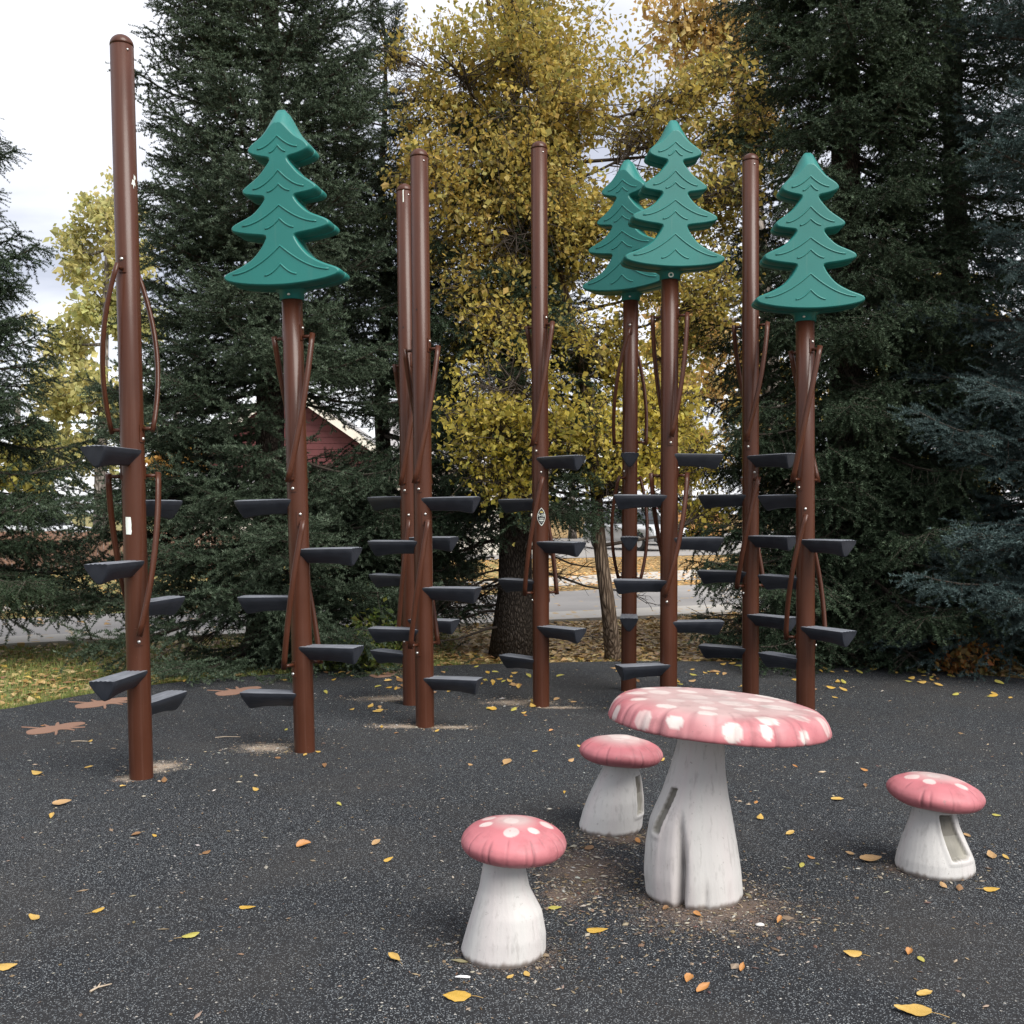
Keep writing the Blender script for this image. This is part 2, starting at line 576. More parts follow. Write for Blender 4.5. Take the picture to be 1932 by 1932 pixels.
edge_px = [(0, 1340), (70, 1327), (150, 1312), (240, 1298), (330, 1287), (430, 1278), (540, 1271), (660, 1264), (780, 1258), (900, 1253),
           (1020, 1250), (1140, 1248), (1260, 1247), (1400, 1248), (1520, 1252), (1640, 1258), (1760, 1266), (1860, 1274), (1932, 1280)]
edge = [ground(u, v) for (u, v) in edge_px]
ring = [(p.x, p.y) for p in edge] + [(5.6, 8.3), (6.8, 6.2), (7.4, 3.5), (7.3, 0), (6.2, -3.4), (3, -5.8), (-2, -6.2), (-6, -4.5), (-8, -1), (-8, 2.5), (-6.8, 5.2), (-5.2, 6.9)]
def smooth_ring(pts, it=2):
    for _ in range(it):
        q = []
        n = len(pts)
        for i in range(n):
            a = pts[i]; b = pts[(i + 1) % n]
            q.append((lerp(a[0], b[0], 0.25), lerp(a[1], b[1], 0.25)))
            q.append((lerp(a[0], b[0], 0.75), lerp(a[1], b[1], 0.75)))
        pts = q
    return pts
RUB = smooth_ring(ring)
rubber = sheet('rubber_surface', RUB, 0.0, M_RUBBER, 0.028)
tag(rubber, 'black rubber crumb play surface with pale flecks and a curved edge')

def band(name, near, far, z, mat, thick):
    """strip between two oblique lines; each line given by its Y at X=-6 and X=3"""
    def y(l, x): return lerp(l[0], l[1], (x + 6) / 9.0)
    xs = [-40, -30, -22, -16] + list(range(-12, 13, 1)) + [16, 22, 30, 40, 60]
    o = grid_sheet(name, xs, lambda x, r: lerp(max(y(near, x), -60), max(y(far, x), -60), r), [0, 0.33, 0.66, 1.0], z, mat)
    if thick:
        mb = MB()
        for (a, b) in zip(xs[:-1], xs[1:]):
            for l in (near, far):
                mb.add([(a, y(l, a), z), (b, y(l, b), z), (b, y(l, b), z - thick), (a, y(l, a), z - thick)], [(0, 1, 2, 3)])
        mb.build('kerb_face', mat, o)
    return o
tag(band('sidewalk', (11.45, 15.3), (12.25, 16.5), 0.030, M_WALK, 0.1), 'pale concrete walk edging the near side of the street')
tag(band('road', (12.25, 16.5), (15.6, 21.4), -0.022, M_ROAD, 0.0), 'worn grey asphalt street crossing behind the trees')
tag(band('far_sidewalk', (17.2, 22.9), (18.6, 26.2), -0.02, M_WALK, 0.0), 'pale leaf-covered walk beyond the street')
tag(band('far_road', (31.0, 35.5), (50, 62), -0.02, M_ROAD, 0.0), 'grey asphalt side street with parked vehicles')

# ------------------------------------------------------------------ climbing poles
PR = 0.0635
STEP_L = 0.405

def step_mesh():
    # cross-section: slightly arched ribbed tread, sides running down to a blunt keel
    def prof(w, h, arch):
        P = []
        nt = 10
        for i in range(nt + 1):
            s = -1 + 2 * i / nt
            rib = 0.0016 * (1 if i % 2 else -1) if 0 < i < nt else 0
            P.append((s * w / 2, arch * (1 - s * s) + rib, 0.0))
        P.append((w / 2 * 1.0, -0.014, 0.10))
        P.append((w / 2 * 0.90, -0.030, 0.25))
        P.append((w / 2 * 0.62, -h * 0.62, 0.62))
        P.append((w / 2 * 0.24, -h * 0.95, 0.95))
        P.append((0, -h, 1.0))
        P.append((-w / 2 * 0.24, -h * 0.95, 0.95))
        P.append((-w / 2 * 0.62, -h * 0.62, 0.62))
        P.append((-w / 2 * 0.90, -0.030, 0.25))
        P.append((-w / 2 * 1.0, -0.014, 0.10))
        return P
    st = [(0.004, 0.052, 0.112, 0.080, 0.002), (0.010, 0.058, 0.122, 0.086, 0.004), (0.06, 0.085, 0.130, 0.088, 0.005), (0.16, 0.162, 0.136, 0.088, 0.006), (0.28, 0.275, 0.142, 0.094, 0.007),
          (0.375, 0.352, 0.144, 0.108, 0.007), (0.398, 0.368, 0.140, 0.108, 0.006), (0.405, 0.374, 0.130, 0.101, 0.003)]
    V = []; Fc = []
    n = None
    for (xt, xb, w, h, ar) in st:
        P = prof(w, h, ar)
        n = len(P)
        for (y, z, dep) in P:
            V.append((lerp(xt, xb, dep), y, z))
    for i in range(len(st) - 1):
        for k in range(n):
            k2 = (k + 1) % n
            Fc.append((i * n + k, (i + 1) * n + k, (i + 1) * n + k2, i * n + k2))
    Fc.append(tuple(range(n)))
    Fc.append(tuple((len(st) - 1) * n + k for k in reversed(range(n))))
    bm = bmesh.new()
    vs = [bm.verts.new(v) for v in V]
    for f in Fc: bm.faces.new([vs[i] for i in f])
    bmesh.ops.recalc_face_normals(bm, faces=bm.faces[:])
    for f in bm.faces: f.smooth = len(f.verts) == 4
    for e in bm.edges:
        if len(e.link_faces) == 2 and e.calc_face_angle(0) > R(28): e.smooth = False
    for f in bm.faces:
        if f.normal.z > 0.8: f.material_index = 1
    me = bpy.data.meshes.new('step')
    bm.to_mesh(me); bm.free()
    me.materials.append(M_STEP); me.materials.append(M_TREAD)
    return me
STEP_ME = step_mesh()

# bolt, bracket plate and stub shared by all grab bars
def bolt_mesh():
    mb = MB()
    mb.lathe([(0.0095, 0), (0.0095, 0.003), (0.0075, 0.0065), (0.003, 0.0085)], 14, capt=True)
    return mb.mesh('bolt', M_BOLT)
BOLT_ME = bolt_mesh()
def bracket_mesh(sgn):
    # plate hugging the post, local frame: +X outward from the post axis, Z up, origin on the axis
    mb = MB()
    V = []; Fc = []
    nx, hw, z0, z1 = 8, 0.021, (-0.020 if sgn > 0 else -0.075), (0.075 if sgn > 0 else 0.020)
    for ri, rad in enumerate((PR - 0.002, PR + 0.0055)):
        for zz in (z0, z1):
            for i in range(nx + 1):
                a = lerp(-hw, hw, i / nx) / PR
                V.append((rad * math.cos(a), rad * math.sin(a), zz))
    n = nx + 1
    for i in range(nx):
        Fc.append((2 * n + i, 2 * n + i + 1, 3 * n + i + 1, 3 * n + i))
        Fc.append((0 * n + i, 2 * n + i, 2 * n + i + 1, 0 * n + i + 1)[::-1])
        Fc.append((1 * n + i, 3 * n + i, 3 * n + i + 1, 1 * n + i + 1))
    Fc.append((0, n, 3 * n, 2 * n)); Fc.append((nx, 2 * n + nx, 3 * n + nx, n + nx))
    mb.add(V, Fc, False)
    mb.tube([(PR, 0, 0), (0.128, 0, 0)], 0.0105, 10)
    return mb.mesh('bracket', M_POLE)
BRK_TOP = bracket_mesh(1)
BRK_BOT = bracket_mesh(-1)
BAR_R = 0.133

def grab_bar(pole, x0, s0, z0, x1, s1, z1, flip):
    """bar bowed out from (x0,z0) to (x1,z1); s = -1 front side, +1 far side"""
    def pt(x, s):
        x = max(-0.131, min(0.131, x))
        return Vector((x, s * math.sqrt(BAR_R ** 2 - x * x), 0))
    a, b = pt(x0, s0), pt(x1, s1)
    if flip: a, b = -a, -b
    a.z, b.z = z0, z1
    mid = (a + b) / 2
    rad = Vector((mid.x, mid.y, 0))
    if rad.length < 1e-4: rad = Vector((0, -1, 0))
    out = rad.normalized()
    bow = max(0.012, 0.146 - rad.length)
    pts = []
    N = 18
    for i in range(N + 1):
        t = i / N
        p = a.lerp(b, t) + out * (bow * 4 * t * (1 - t))
        pts.append(p)
    # overshoot of the bar past the stubs
    pts[0] = pts[0] + (pts[0] - pts[1]).normalized() * 0.018
    pts[-1] = pts[-1] + (pts[-1] - pts[-2]).normalized() * 0.018
    mb = MB()
    mb.tube(pts, 0.0185, 12, squash=(out, 0.74, 1.0))
    bar = mb.build('grab_bar', M_POLE, pole)
    for (p, me, sg) in ((a, BRK_TOP, 1), (b, BRK_BOT, -1)):
        az = math.atan2(p.y, p.x)
        br = bpy.data.objects.new('bracket', me)
        link(br, bar); br.location = (0, 0, p.z); br.rotation_euler = (0, 0, az)
        bo = bpy.data.objects.new('bolt', BOLT_ME)
        link(bo, bar)
        bo.location = (math.cos(az) * (PR + 0.005), math.sin(az) * (PR + 0.005), p.z + sg * 0.055)
        bo.rotation_euler = (0, PI / 2, az)
    return bar

# ---- moulded tree-shaped panel
HALF = [(0, 895), (22, 900), (46, 938), (88, 1015), (136, 1070), (158, 1100), (157, 1118), (140, 1132), (100, 1146), (56, 1156), (52, 1166), (70, 1192), (110, 1238),
        (170, 1282), (192, 1302), (190, 1320), (172, 1332), (125, 1340), (86, 1346), (82, 1356), (105, 1388), (150, 1428), (225, 1462), (252, 1480), (254, 1500), (235, 1514),
        (170, 1528), (86, 1540), (80, 1552), (105, 1596), (150, 1645), (215, 1682), (276, 1706), (299, 1722), (298, 1742), (272, 1758), (200, 1774), (100, 1785), (0, 1789)]
PSC = 0.00122
def panel_outline(front):
    pts = []
    for (x, y) in HALF:
        if front and y < 1075:
            y = lerp(972, 1078, (y - 895) / 180.0)
        pts.append((x * PSC, (1789 - y) * PSC))
    full = pts + [(-x, z) for (x, z) in reversed(pts[1:-1])]
    n = len(full)
    res = []
    for i in range(n):
        p0, p1, p2, p3 = full[i - 1], full[i], full[(i + 1) % n], full[(i + 2) % n]
        for k in range(3):
            t = k / 3.0
            f = lambda a, b, c, d: 0.5 * ((2 * b) + (-a + c) * t + (2 * a - 5 * b + 4 * c - d) * t * t + (-a + 3 * b - 3 * c + d) * t ** 3)
            res.append((f(p0[0], p1[0], p2[0], p3[0]), f(p0[1], p1[1], p2[1], p3[1])))
    return res
def inset(o, d):
    n = len(o); r = []
    for i in range(n):
        a = o[i - 1]; b = o[(i + 1) % n]
        tx, tz = b[0] - a[0], b[1] - a[1]
        l = math.hypot(tx, tz) + 1e-9
        r.append((o[i][0] - tz / l * d, o[i][1] + tx / l * d))
    return r
def panel_mesh():
    B, Fr = panel_outline(False), panel_outline(True)
    n = len(B)
    area = sum(B[i][0] * B[(i + 1) % n][1] - B[(i + 1) % n][0] * B[i][1] for i in range(n))
    sg = 1 if area > 0 else -1
    def mixo(t): return [(lerp(b[0], f[0], t), lerp(b[1], f[1], t)) for b, f in zip(B, Fr)]
    rings = [(0.0, inset(B, 0.008 * sg)), (-0.012, inset(B, 0.001 * sg)), (-0.04, mixo(0.0)), (-0.085, mixo(0.45)), (-0.118, inset(mixo(0.88), 0.0015 * sg)), (-0.129, inset(mixo(0.96), 0.005 * sg)), (-0.1355, inset(Fr, 0.0095 * sg)), (-0.138, inset(Fr, 0.0135 * sg))]
    V = []; Fc = []
    for (y, o) in rings:
        V += [(x, y, z) for (x, z) in o]
    for i in range(len(rings) - 1):
        for k in range(n):
            k2 = (k + 1) % n
            Fc.append((i * n + k, i * n + k2, (i + 1) * n + k2, (i + 1) * n + k))
    bm = bmesh.new()
    vs = [bm.verts.new(v) for v in V]
    for f in Fc:
        bm.faces.new([vs[i] for i in f]).smooth = True
    for off in (0, (len(rings) - 1) * n):        # outline is single-valued in height: fill with level strips
        for k in range(n // 2):
            q = [off + k, off + k + 1, off + (n - k - 1) % n, off + (n - k) % n]
            u_ = []
            for x in q:
                if x not in u_: u_.append(x)
            if len(u_) > 2:
                bm.faces.new([vs[x] for x in u_])
    bmesh.ops.recalc_face_normals(bm, faces=bm.faces[:])
    me = bpy.data.meshes.new('tree_panel')
    bm.to_mesh(me); bm.free()
    me.materials.append(M_GREEN)
    return me
PANEL_ME = panel_mesh()
CHEV = [(1046, 103, 1107), (1092, 42, 1127), (1216, 132, 1303), (1284, 58, 1321), (1389, 192, 1482), (1455, 74, 1503), (1590, 248, 1720), (1680, 82, 1734)]
def chevron_mesh(pk, w, e):
    pts = []
    N = 11
    for i in range(-N, N + 1):
        t = abs(i) / N
        y = lerp(pk, e, 1 - (1 - t) ** 1.75)
        pts.append((i / N * w * PSC, -0.138, (1789 - y) * PSC))
    mb = MB(); mb.tube(pts, 0.0062, 6)
    return mb.mesh('embossed_line', M_GREEN)
CHEV_ME = [chevron_mesh(*c) for c in CHEV]
def add_panel(pole, rot, zb, rad, ys):
    o = bpy.data.objects.new('tree_panel', PANEL_ME)
    link(o, pole)
    o.rotation_euler = (0, 0, rot)
    o.location = (math.sin(rot) * rad, -math.cos(rot) * rad, zb)
    o.scale = (1, ys, 1)
    for me in CHEV_ME:
        link(bpy.data.objects.new('embossed_line', me), o)

def make_pole(label, d, top, base, steps, bars, panel=None, scuffs=()):
    bx = (base[0] - 966.0) / F * d
    zt = CH + (HZ - top[1]) / F * d
    tx = (top[0] - 966.0) / F * d
    root = bpy.data.objects.new('climbing_pole', None)
    root.empty_display_size = 0.1
    COL.objects.link(root)
    root.location = (bx, d, 0)
    up = Vector((tx - bx, 0, zt)).normalized()
    q = Vector((0, 0, 1)).rotation_difference(up)
    root.rotation_euler = (q @ Euler((0, 0, math.atan2(-bx, d))).to_quaternion()).to_euler()
    tag(root, label, 'climbing pole', 'climbing poles on the rubber surface')
    def zof(v): return CH + (HZ - v) / F * d
    def uax(v):
        t = (v - top[1]) / (base[1] - top[1])
        return lerp(top[0], base[0], t)
    def xof(u, v): return (u - uax(v)) / F * d
    H = zt
    mb = MB()
    if panel is None:
        body_top = H - PR
        mb.lathe([(PR, -0.02), (PR, 0.5), (PR, H * 0.5), (PR, body_top - 0.002), (PR - 0.003, body_top)], 40, capt=True)
        mb.build('post', M_POLE, root)
        cp = MB()
        prof = [(PR - 0.004, body_top - 0.001), (PR - 0.0045, body_top + 0.003), (PR + 0.0012, body_top + 0.0035)]
        for k in range(1, 12):
            a = k / 12 * PI / 2
            prof.append(((PR + 0.0012) * math.cos(a), body_top + 0.004 + PR * 0.96 * math.sin(a)))
        prof.append((0.002, body_top + 0.004 + PR * 0.962))
        cp.lathe(prof, 40, capt=True)
        cap = cp.build('domed_cap', M_POLE, root)
        bo = bpy.data.objects.new('bolt', BOLT_ME); link(bo, cap)
        az = -PI / 2 + 0.5
        bo.location = (math.cos(az) * (PR - 0.001), math.sin(az) * (PR - 0.001), body_top - 0.035); bo.rotation_euler = (0, PI / 2, az); bo.scale = (0.7, 0.7, 0.7)
    else:
        zb = panel['zb']
        H = zb + 0.6
        mb.lathe([(PR, -0.02), (PR, 0.5), (PR, zb * 0.6), (PR, H)], 40, capt=True)
        mb.build('post', M_POLE, root)
        cl = MB()
        cl.lathe([(PR + 0.002, zb - 0.055), (PR + 0.012, zb - 0.053), (PR + 0.013, zb - 0.01), (PR + 0.05, zb + 0.012), (PR + 0.05, zb + 0.06)], 40)
        co = cl.build('collar', M_GREEN, root)
        az = -PI / 2 + panel.get('bolt', -0.1)
        if panel.get('ring'):
            rb = MB()
            rb.lathe([(0.010, 0), (0.010, 0.006), (0.019, 0.006), (0.020, 0.0)], 24)
            b = rb.build('washer', M_WHITE, co)
            b.location = (math.cos(az) * (PR + 0.010), math.sin(az) * (PR + 0.010), zb - 0.03); b.rotation_euler = (0, PI / 2, az)
        else:
            b = bpy.data.objects.new('bolt', BOLT_ME); link(b, co)
            b.location = (math.cos(az) * (PR + 0.012), math.sin(az) * (PR + 0.012), zb - 0.03); b.rotation_euler = (0, PI / 2, az)
        rot = R(panel['rot'])
        add_panel(root, rot, zb, 0.062, 0.86)
        add_panel(root, rot + PI, zb, -0.060, 0.72)
    for (u, v, s) in steps:
        x = xof(u, v)
        a = 0.0
        for _ in range(4):
            xe = abs(x) * (1 + math.sin(a) * STEP_L / d) - 0.062 * abs(math.sin(a))
            cs = max(-1, min(1, math.copysign(max(0.0, xe), x) / STEP_L))
            a = math.acos(cs) * (1 if s > 0 else -1)     # s>0: pointing away from the camera
        o = bpy.data.objects.new('step', STEP_ME)
        link(o, root)
        o.location = (0, 0, zof(v)); o.rotation_euler = (0, 0, a)
    for (u0, v0, s0, u1, v1, s1) in bars:
        for fl in (False, True):
            grab_bar(root, xof(u0, v0), s0, zof(v0), xof(u1, v1), s1, zof(v1), fl)
    return root, zof, xof

def patch_on_pole(pole, name, mat, az0, z0, shape, rad):
    """flat vinyl bent round the post; shape = list of (arc m, z m)"""
    bm = bmesh.new()
    vs = [bm.verts.new((x, 0, z)) for (x, z) in shape]
    bm.faces.new(vs)
    bmesh.ops.triangulate(bm, faces=bm.faces[:])
    x0 = min(p[0] for p in shape); x1 = max(p[0] for p in shape)
    k = max(1, int((x1 - x0) / 0.006))
    for q in range(1, k + 1):
        bmesh.ops.bisect_plane(bm, geom=bm.verts[:] + bm.edges[:] + bm.faces[:], plane_co=(lerp(x0, x1, q / (k + 1)), 0, 0), plane_no=(1, 0, 0))
    for v in bm.verts:
        a = az0 + v.co.x / PR
        v.co = (rad * math.cos(a), rad * math.sin(a), z0 + v.co.z)
    me = bpy.data.meshes.new(name); bm.to_mesh(me); bm.free()
    me.materials.append(mat)
    return link(bpy.data.objects.new(name, me), pole)

poles = {}
poles[1] = make_pole('tallest plain brown climbing pole, with a torn white sticker on its shaft', 5.85, (229, 66), (267, 1467),
    [(160, 850, -1), (166, 1058, -1), (175, 1264, -1), (338, 945, 1), (343, 1137, 1), (347, 1327, 1)],
    [(222, 512, -1, 212, 810, 1), (297, 898, -1, 264, 1190, -1)])
poles[2] = make_pole('brown climbing pole with teal tree top between the tallest plain pole and close pair', 6.5, (551, 565), (575, 1417),
    [(683, 1036, -1), (687, 1218, -1), (446, 942, 1), (452, 1125, 1), (457, 1306, 1)],
    [(588, 637, -1, 545, 905, -1), (571, 987, -1, 537, 1252, -1)],
    panel=dict(zb=CH + (HZ - 545) / F * 6.42, rot=-20, bolt=-0.25))
poles[3] = make_pole('plain domed brown climbing pole, the taller and nearer of the close pair', 7.26, (791, 281), (802, 1370),
    [(907, 940, -1), (909, 1108, -1), (911, 1277, -1), (695, 1021, 1), (696, 1187, 1)],
    [(826, 660, -1, 783, 908, -1), (807, 985, -1, 775, 1215, -1)])
poles[4] = make_pole('plain domed brown climbing pole, the shorter one right behind its neighbour in the close pair', 8.09, (763, 347), (776, 1329),
    [(694, 937, 1), (697, 1086, 1), (700, 1233, 1), (866, 1014, -1), (868, 1167, -1)],
    [(790, 688, -1, 757, 912, -1), (771, 985, -1, 752, 1195, -1)])
poles[5] = make_pole('plain domed brown climbing pole bearing a black oval 5-12 sticker', 8.02, (1017, 267), (1021, 1332),
    [(1106, 864, -1), (1106, 1022, -1), (1107, 1180, -1), (940, 942, 1), (940, 1096, 1), (942, 1244, 1)],
    [(1042, 615, -1, 1005, 838, -1), (1023, 905, -1, 990, 1118, -1)])
poles[6] = make_pole('brown climbing pole with teal tree top partly hidden behind the other tree tops', 8.72, (1190, 572), (1186, 1303),
    [(1188, 860, -1), (1187, 1012, -1), (1187, 1158, -1), (1184, 935, 1), (1184, 1085, 1)],
    [(1187, 628, -1, 1158, 835, 1), (1168, 902, -1, 1166, 1090, 1)],
    panel=dict(zb=CH + (HZ - 552) / F * 8.64, rot=-24))
poles[7] = make_pole('brown climbing pole with highest teal tree top and a white ring on its collar', 7.74, (1264, 530), (1261, 1345),
    [(1158, 935, -1), (1158, 1095, -1), (1160, 1252, -1), (1363, 857, 1), (1363, 1015, 1), (1364, 1172, 1)],
    [(1296, 597, -1, 1268, 822, -1), (1296, 897, -1, 1255, 1120, -1)],
    panel=dict(zb=CH + (HZ - 508) / F * 7.62, rot=12, bolt=0.1, ring=True))
poles[8] = make_pole('plain domed brown climbing pole between two tree-topped poles behind the toadstool table', 8.1, (1416, 290), (1416, 1328),
    [(1319, 934, 1), (1318, 1079, 1), (1320, 1223, 1), (1504, 861, -1), (1504, 1011, -1), (1504, 1158, -1)],
    [(1447, 615, -1, 1408, 830, -1), (1430, 905, -1, 1391, 1105, -1)])
poles[9] = make_pole('brown climbing pole with teal tree top standing beside the dark spruces', 7.31, (1519, 600), (1520, 1367),
    [(1433, 934, 1), (1433, 1090, 1), (1434, 1243, 1), (1611, 1018, -1), (1612, 1181, -1)],
    [(1545, 662, -1, 1497, 905, -1), (1520, 975, -1, 1483, 1202, -1)],
    panel=dict(zb=CH + (HZ - 587) / F * 7.2, rot=12))

# stickers and chips of paint
p1, z1, x1 = poles[1]
st = patch_on_pole(p1, 'sticker', M_WHITE, -PI / 2 - 0.52, z1(991), [(-0.016, -0.048), (0.014, -0.05), (0.018, -0.03), (0.012, -0.006), (0.017, 0.004), (0.014, 0.046), (-0.017, 0.048), (-0.018, 0.01)], PR + 0.0012)
tag(st, 'torn pale sticker stuck on the brown shaft')
rnd = random.Random(4)
for (uu, vv, sc) in ((253, 348, 1.0), (256, 338, 0.6)):
    shp = []
    for k in range(11):
        a = 2 * PI * k / 11
        rr = (0.012 if k % 2 else 0.026) * sc * rnd.uniform(0.7, 1.2)
        shp.append((math.cos(a) * rr * 0.55, math.sin(a) * rr * 1.3))
    ch = patch_on_pole(p1, 'paint_chip', M_WHITE, -PI / 2 + (uu - 236) / 338.0 / PR * 0.95, z1(vv), shp, PR + 0.0011)
# scrape on the second post
p4, z4, x4 = poles[4]
patch_on_pole(p4, 'paint_chip', M_WHITE, -PI / 2 - 0.15, z4(374), [(-0.004, -0.05), (0.004, -0.045), (0.003, 0.03), (0.005, 0.05), (-0.005, 0.04)], PR + 0.0011)
# drilled holes
for (pk, u, v) in ((3, 786, 587), (4, 761, 620), (5, 1011, 545), (8, 1410, 552)):
    pp, zz, xx = poles[pk]
    sh = [(0.006 * math.cos(2 * PI * k / 12), 0.006 * math.sin(2 * PI * k / 12)) for k in range(12)]
    ax = max(-0.9, min(0.9, xx(u, v) / PR))
    patch_on_pole(pp, 'drilled_hole', M_DARK, -PI / 2 + math.asin(ax), zz(v), sh, PR + 0.0008)
# age sticker
p5, z5, x5 = poles[5]
def vesica(w, h, n=14):
    right = []
    for i in range(n + 1):
        t = i / n
        right.append((w * math.sin(PI * t) ** 0.8, lerp(-h, h, t)))
    return right + [(-x, z) for (x, z) in reversed(right[1:-1])]
az5 = -PI / 2 + 0.12
zc5 = z5(975)
oval = patch_on_pole(p5, 'age_sticker', M_WHITE, az5, zc5, vesica(0.032, 0.069), PR + 0.0012)
tag(oval, 'black oval age sticker with white rim reading 5-12')
ov2 = patch_on_pole(p5, 'sticker_field', M_DARK, az5, zc5, vesica(0.0285, 0.063), PR + 0.0018)
ov2.parent = oval
def text_mesh(body, size, mat, name):
    cu = bpy.data.curves.new('lettering', 'FONT')
    cu.body = body; cu.size = size; cu.align_x = 'CENTER'; cu.align_y = 'CENTER'
    cu.offset = size * 0.025
    cu.resolution_u = 3
    o = bpy.data.objects.new('lettering_source', cu)
    COL.objects.link(o)
    dg = bpy.context.evaluated_depsgraph_get()
    me = bpy.data.meshes.new_from_object(o.evaluated_get(dg))
    bpy.data.objects.remove(o)
    me.name = name
    me.materials.clear(); me.materials.append(mat)
    return me
def bend_text(body, size, mat, name, zoff, parent, rad):
    me = text_mesh(body, size, mat, name)
    for v in me.vertices:
        x, y = v.co.x, v.co.y
        a = az5 + x / PR
        v.co = (rad * math.cos(a), rad * math.sin(a), zc5 + zoff + y)
    return link(bpy.data.objects.new(name, me), parent)
bend_text('5-12', 0.027, M_WHITE, 'lettering', 0.012, oval, PR + 0.0024)
for (zo, w, h, m) in ((0.040, 0.008, 0.0025, M_YEL), (0.033, 0.012, 0.0022, M_YEL), (-0.010, 0.017, 0.0010, M_WHITE), (-0.015, 0.016, 0.0008, M_WHITE), (-0.026, 0.016, 0.0030, M_WHITE), (-0.037, 0.010, 0.0006, M_WHITE), (-0.042, 0.008, 0.0006, M_WHITE)):
    q = patch_on_pole(p5, 'print_line', m, az5, zc5 + zo, [(-w, -h), (w * 0.3, -h), (w, -h), (w, h), (w * 0.3, h), (-w, h)], PR + 0.0024)
    q.parent = oval

# ------------------------------------------------------------------ toadstools
def vnoise(seed, n=40):
    """cheap smooth 3d noise from random plane waves"""
    g = np.random.default_rng(seed)
    K = g.normal(size=(n, 3)); ph = g.uniform(0, 2 * PI, n)
    def f(P, scale):
        return np.sin((P * scale) @ K.T + ph).mean(axis=1) * math.sqrt(2 * n) / math.sqrt(n) * math.sqrt(n) / math.sqrt(n) * 2.0
    return f

def mat_paint(name, streak, rough):
    t = NT(name)
    p = t.coord('Object')
    col = t.attr()
    n = t.noise(t.coord('Object', streak), 1.0, 6, 0.68)
    n2 = t.noise(p, 45, 4, 0.7)
    n3 = t.noise(p, 7, 4, 0.6)
    c = t.mix(t.math('MULTIPLY', t.ramp(n, [(0.54, 0), (0.66, 1)]), 0.26), col, (0.26, 0.24, 0.23), 'MULTIPLY')
    c = t.mix(t.math('MULTIPLY', t.ramp(n3, [(0.55, 0), (0.75, 1)]), 0.16), c, (0.45, 0.41, 0.40))
    chip = t.ramp(n2, [(0.665, 0), (0.68, 1)])
    c = t.mix(t.math('MULTIPLY', chip, 0.5), c, (0.16, 0.14, 0.13))
    t.color(c).set(Roughness=rough)
    t.b.inputs['Specular IOR Level'].default_value = 0.35
    t.bump(t.math('ADD', n, t.math('MULTIPLY', n2, 0.4)), 0.25, 0.006)
    return t.m
M_STEM = mat_paint('worn_white_paint', (44, 44, 8.0), 0.62)
M_CAP = mat_paint('worn_pink_paint', (9, 9, 9), 0.5)

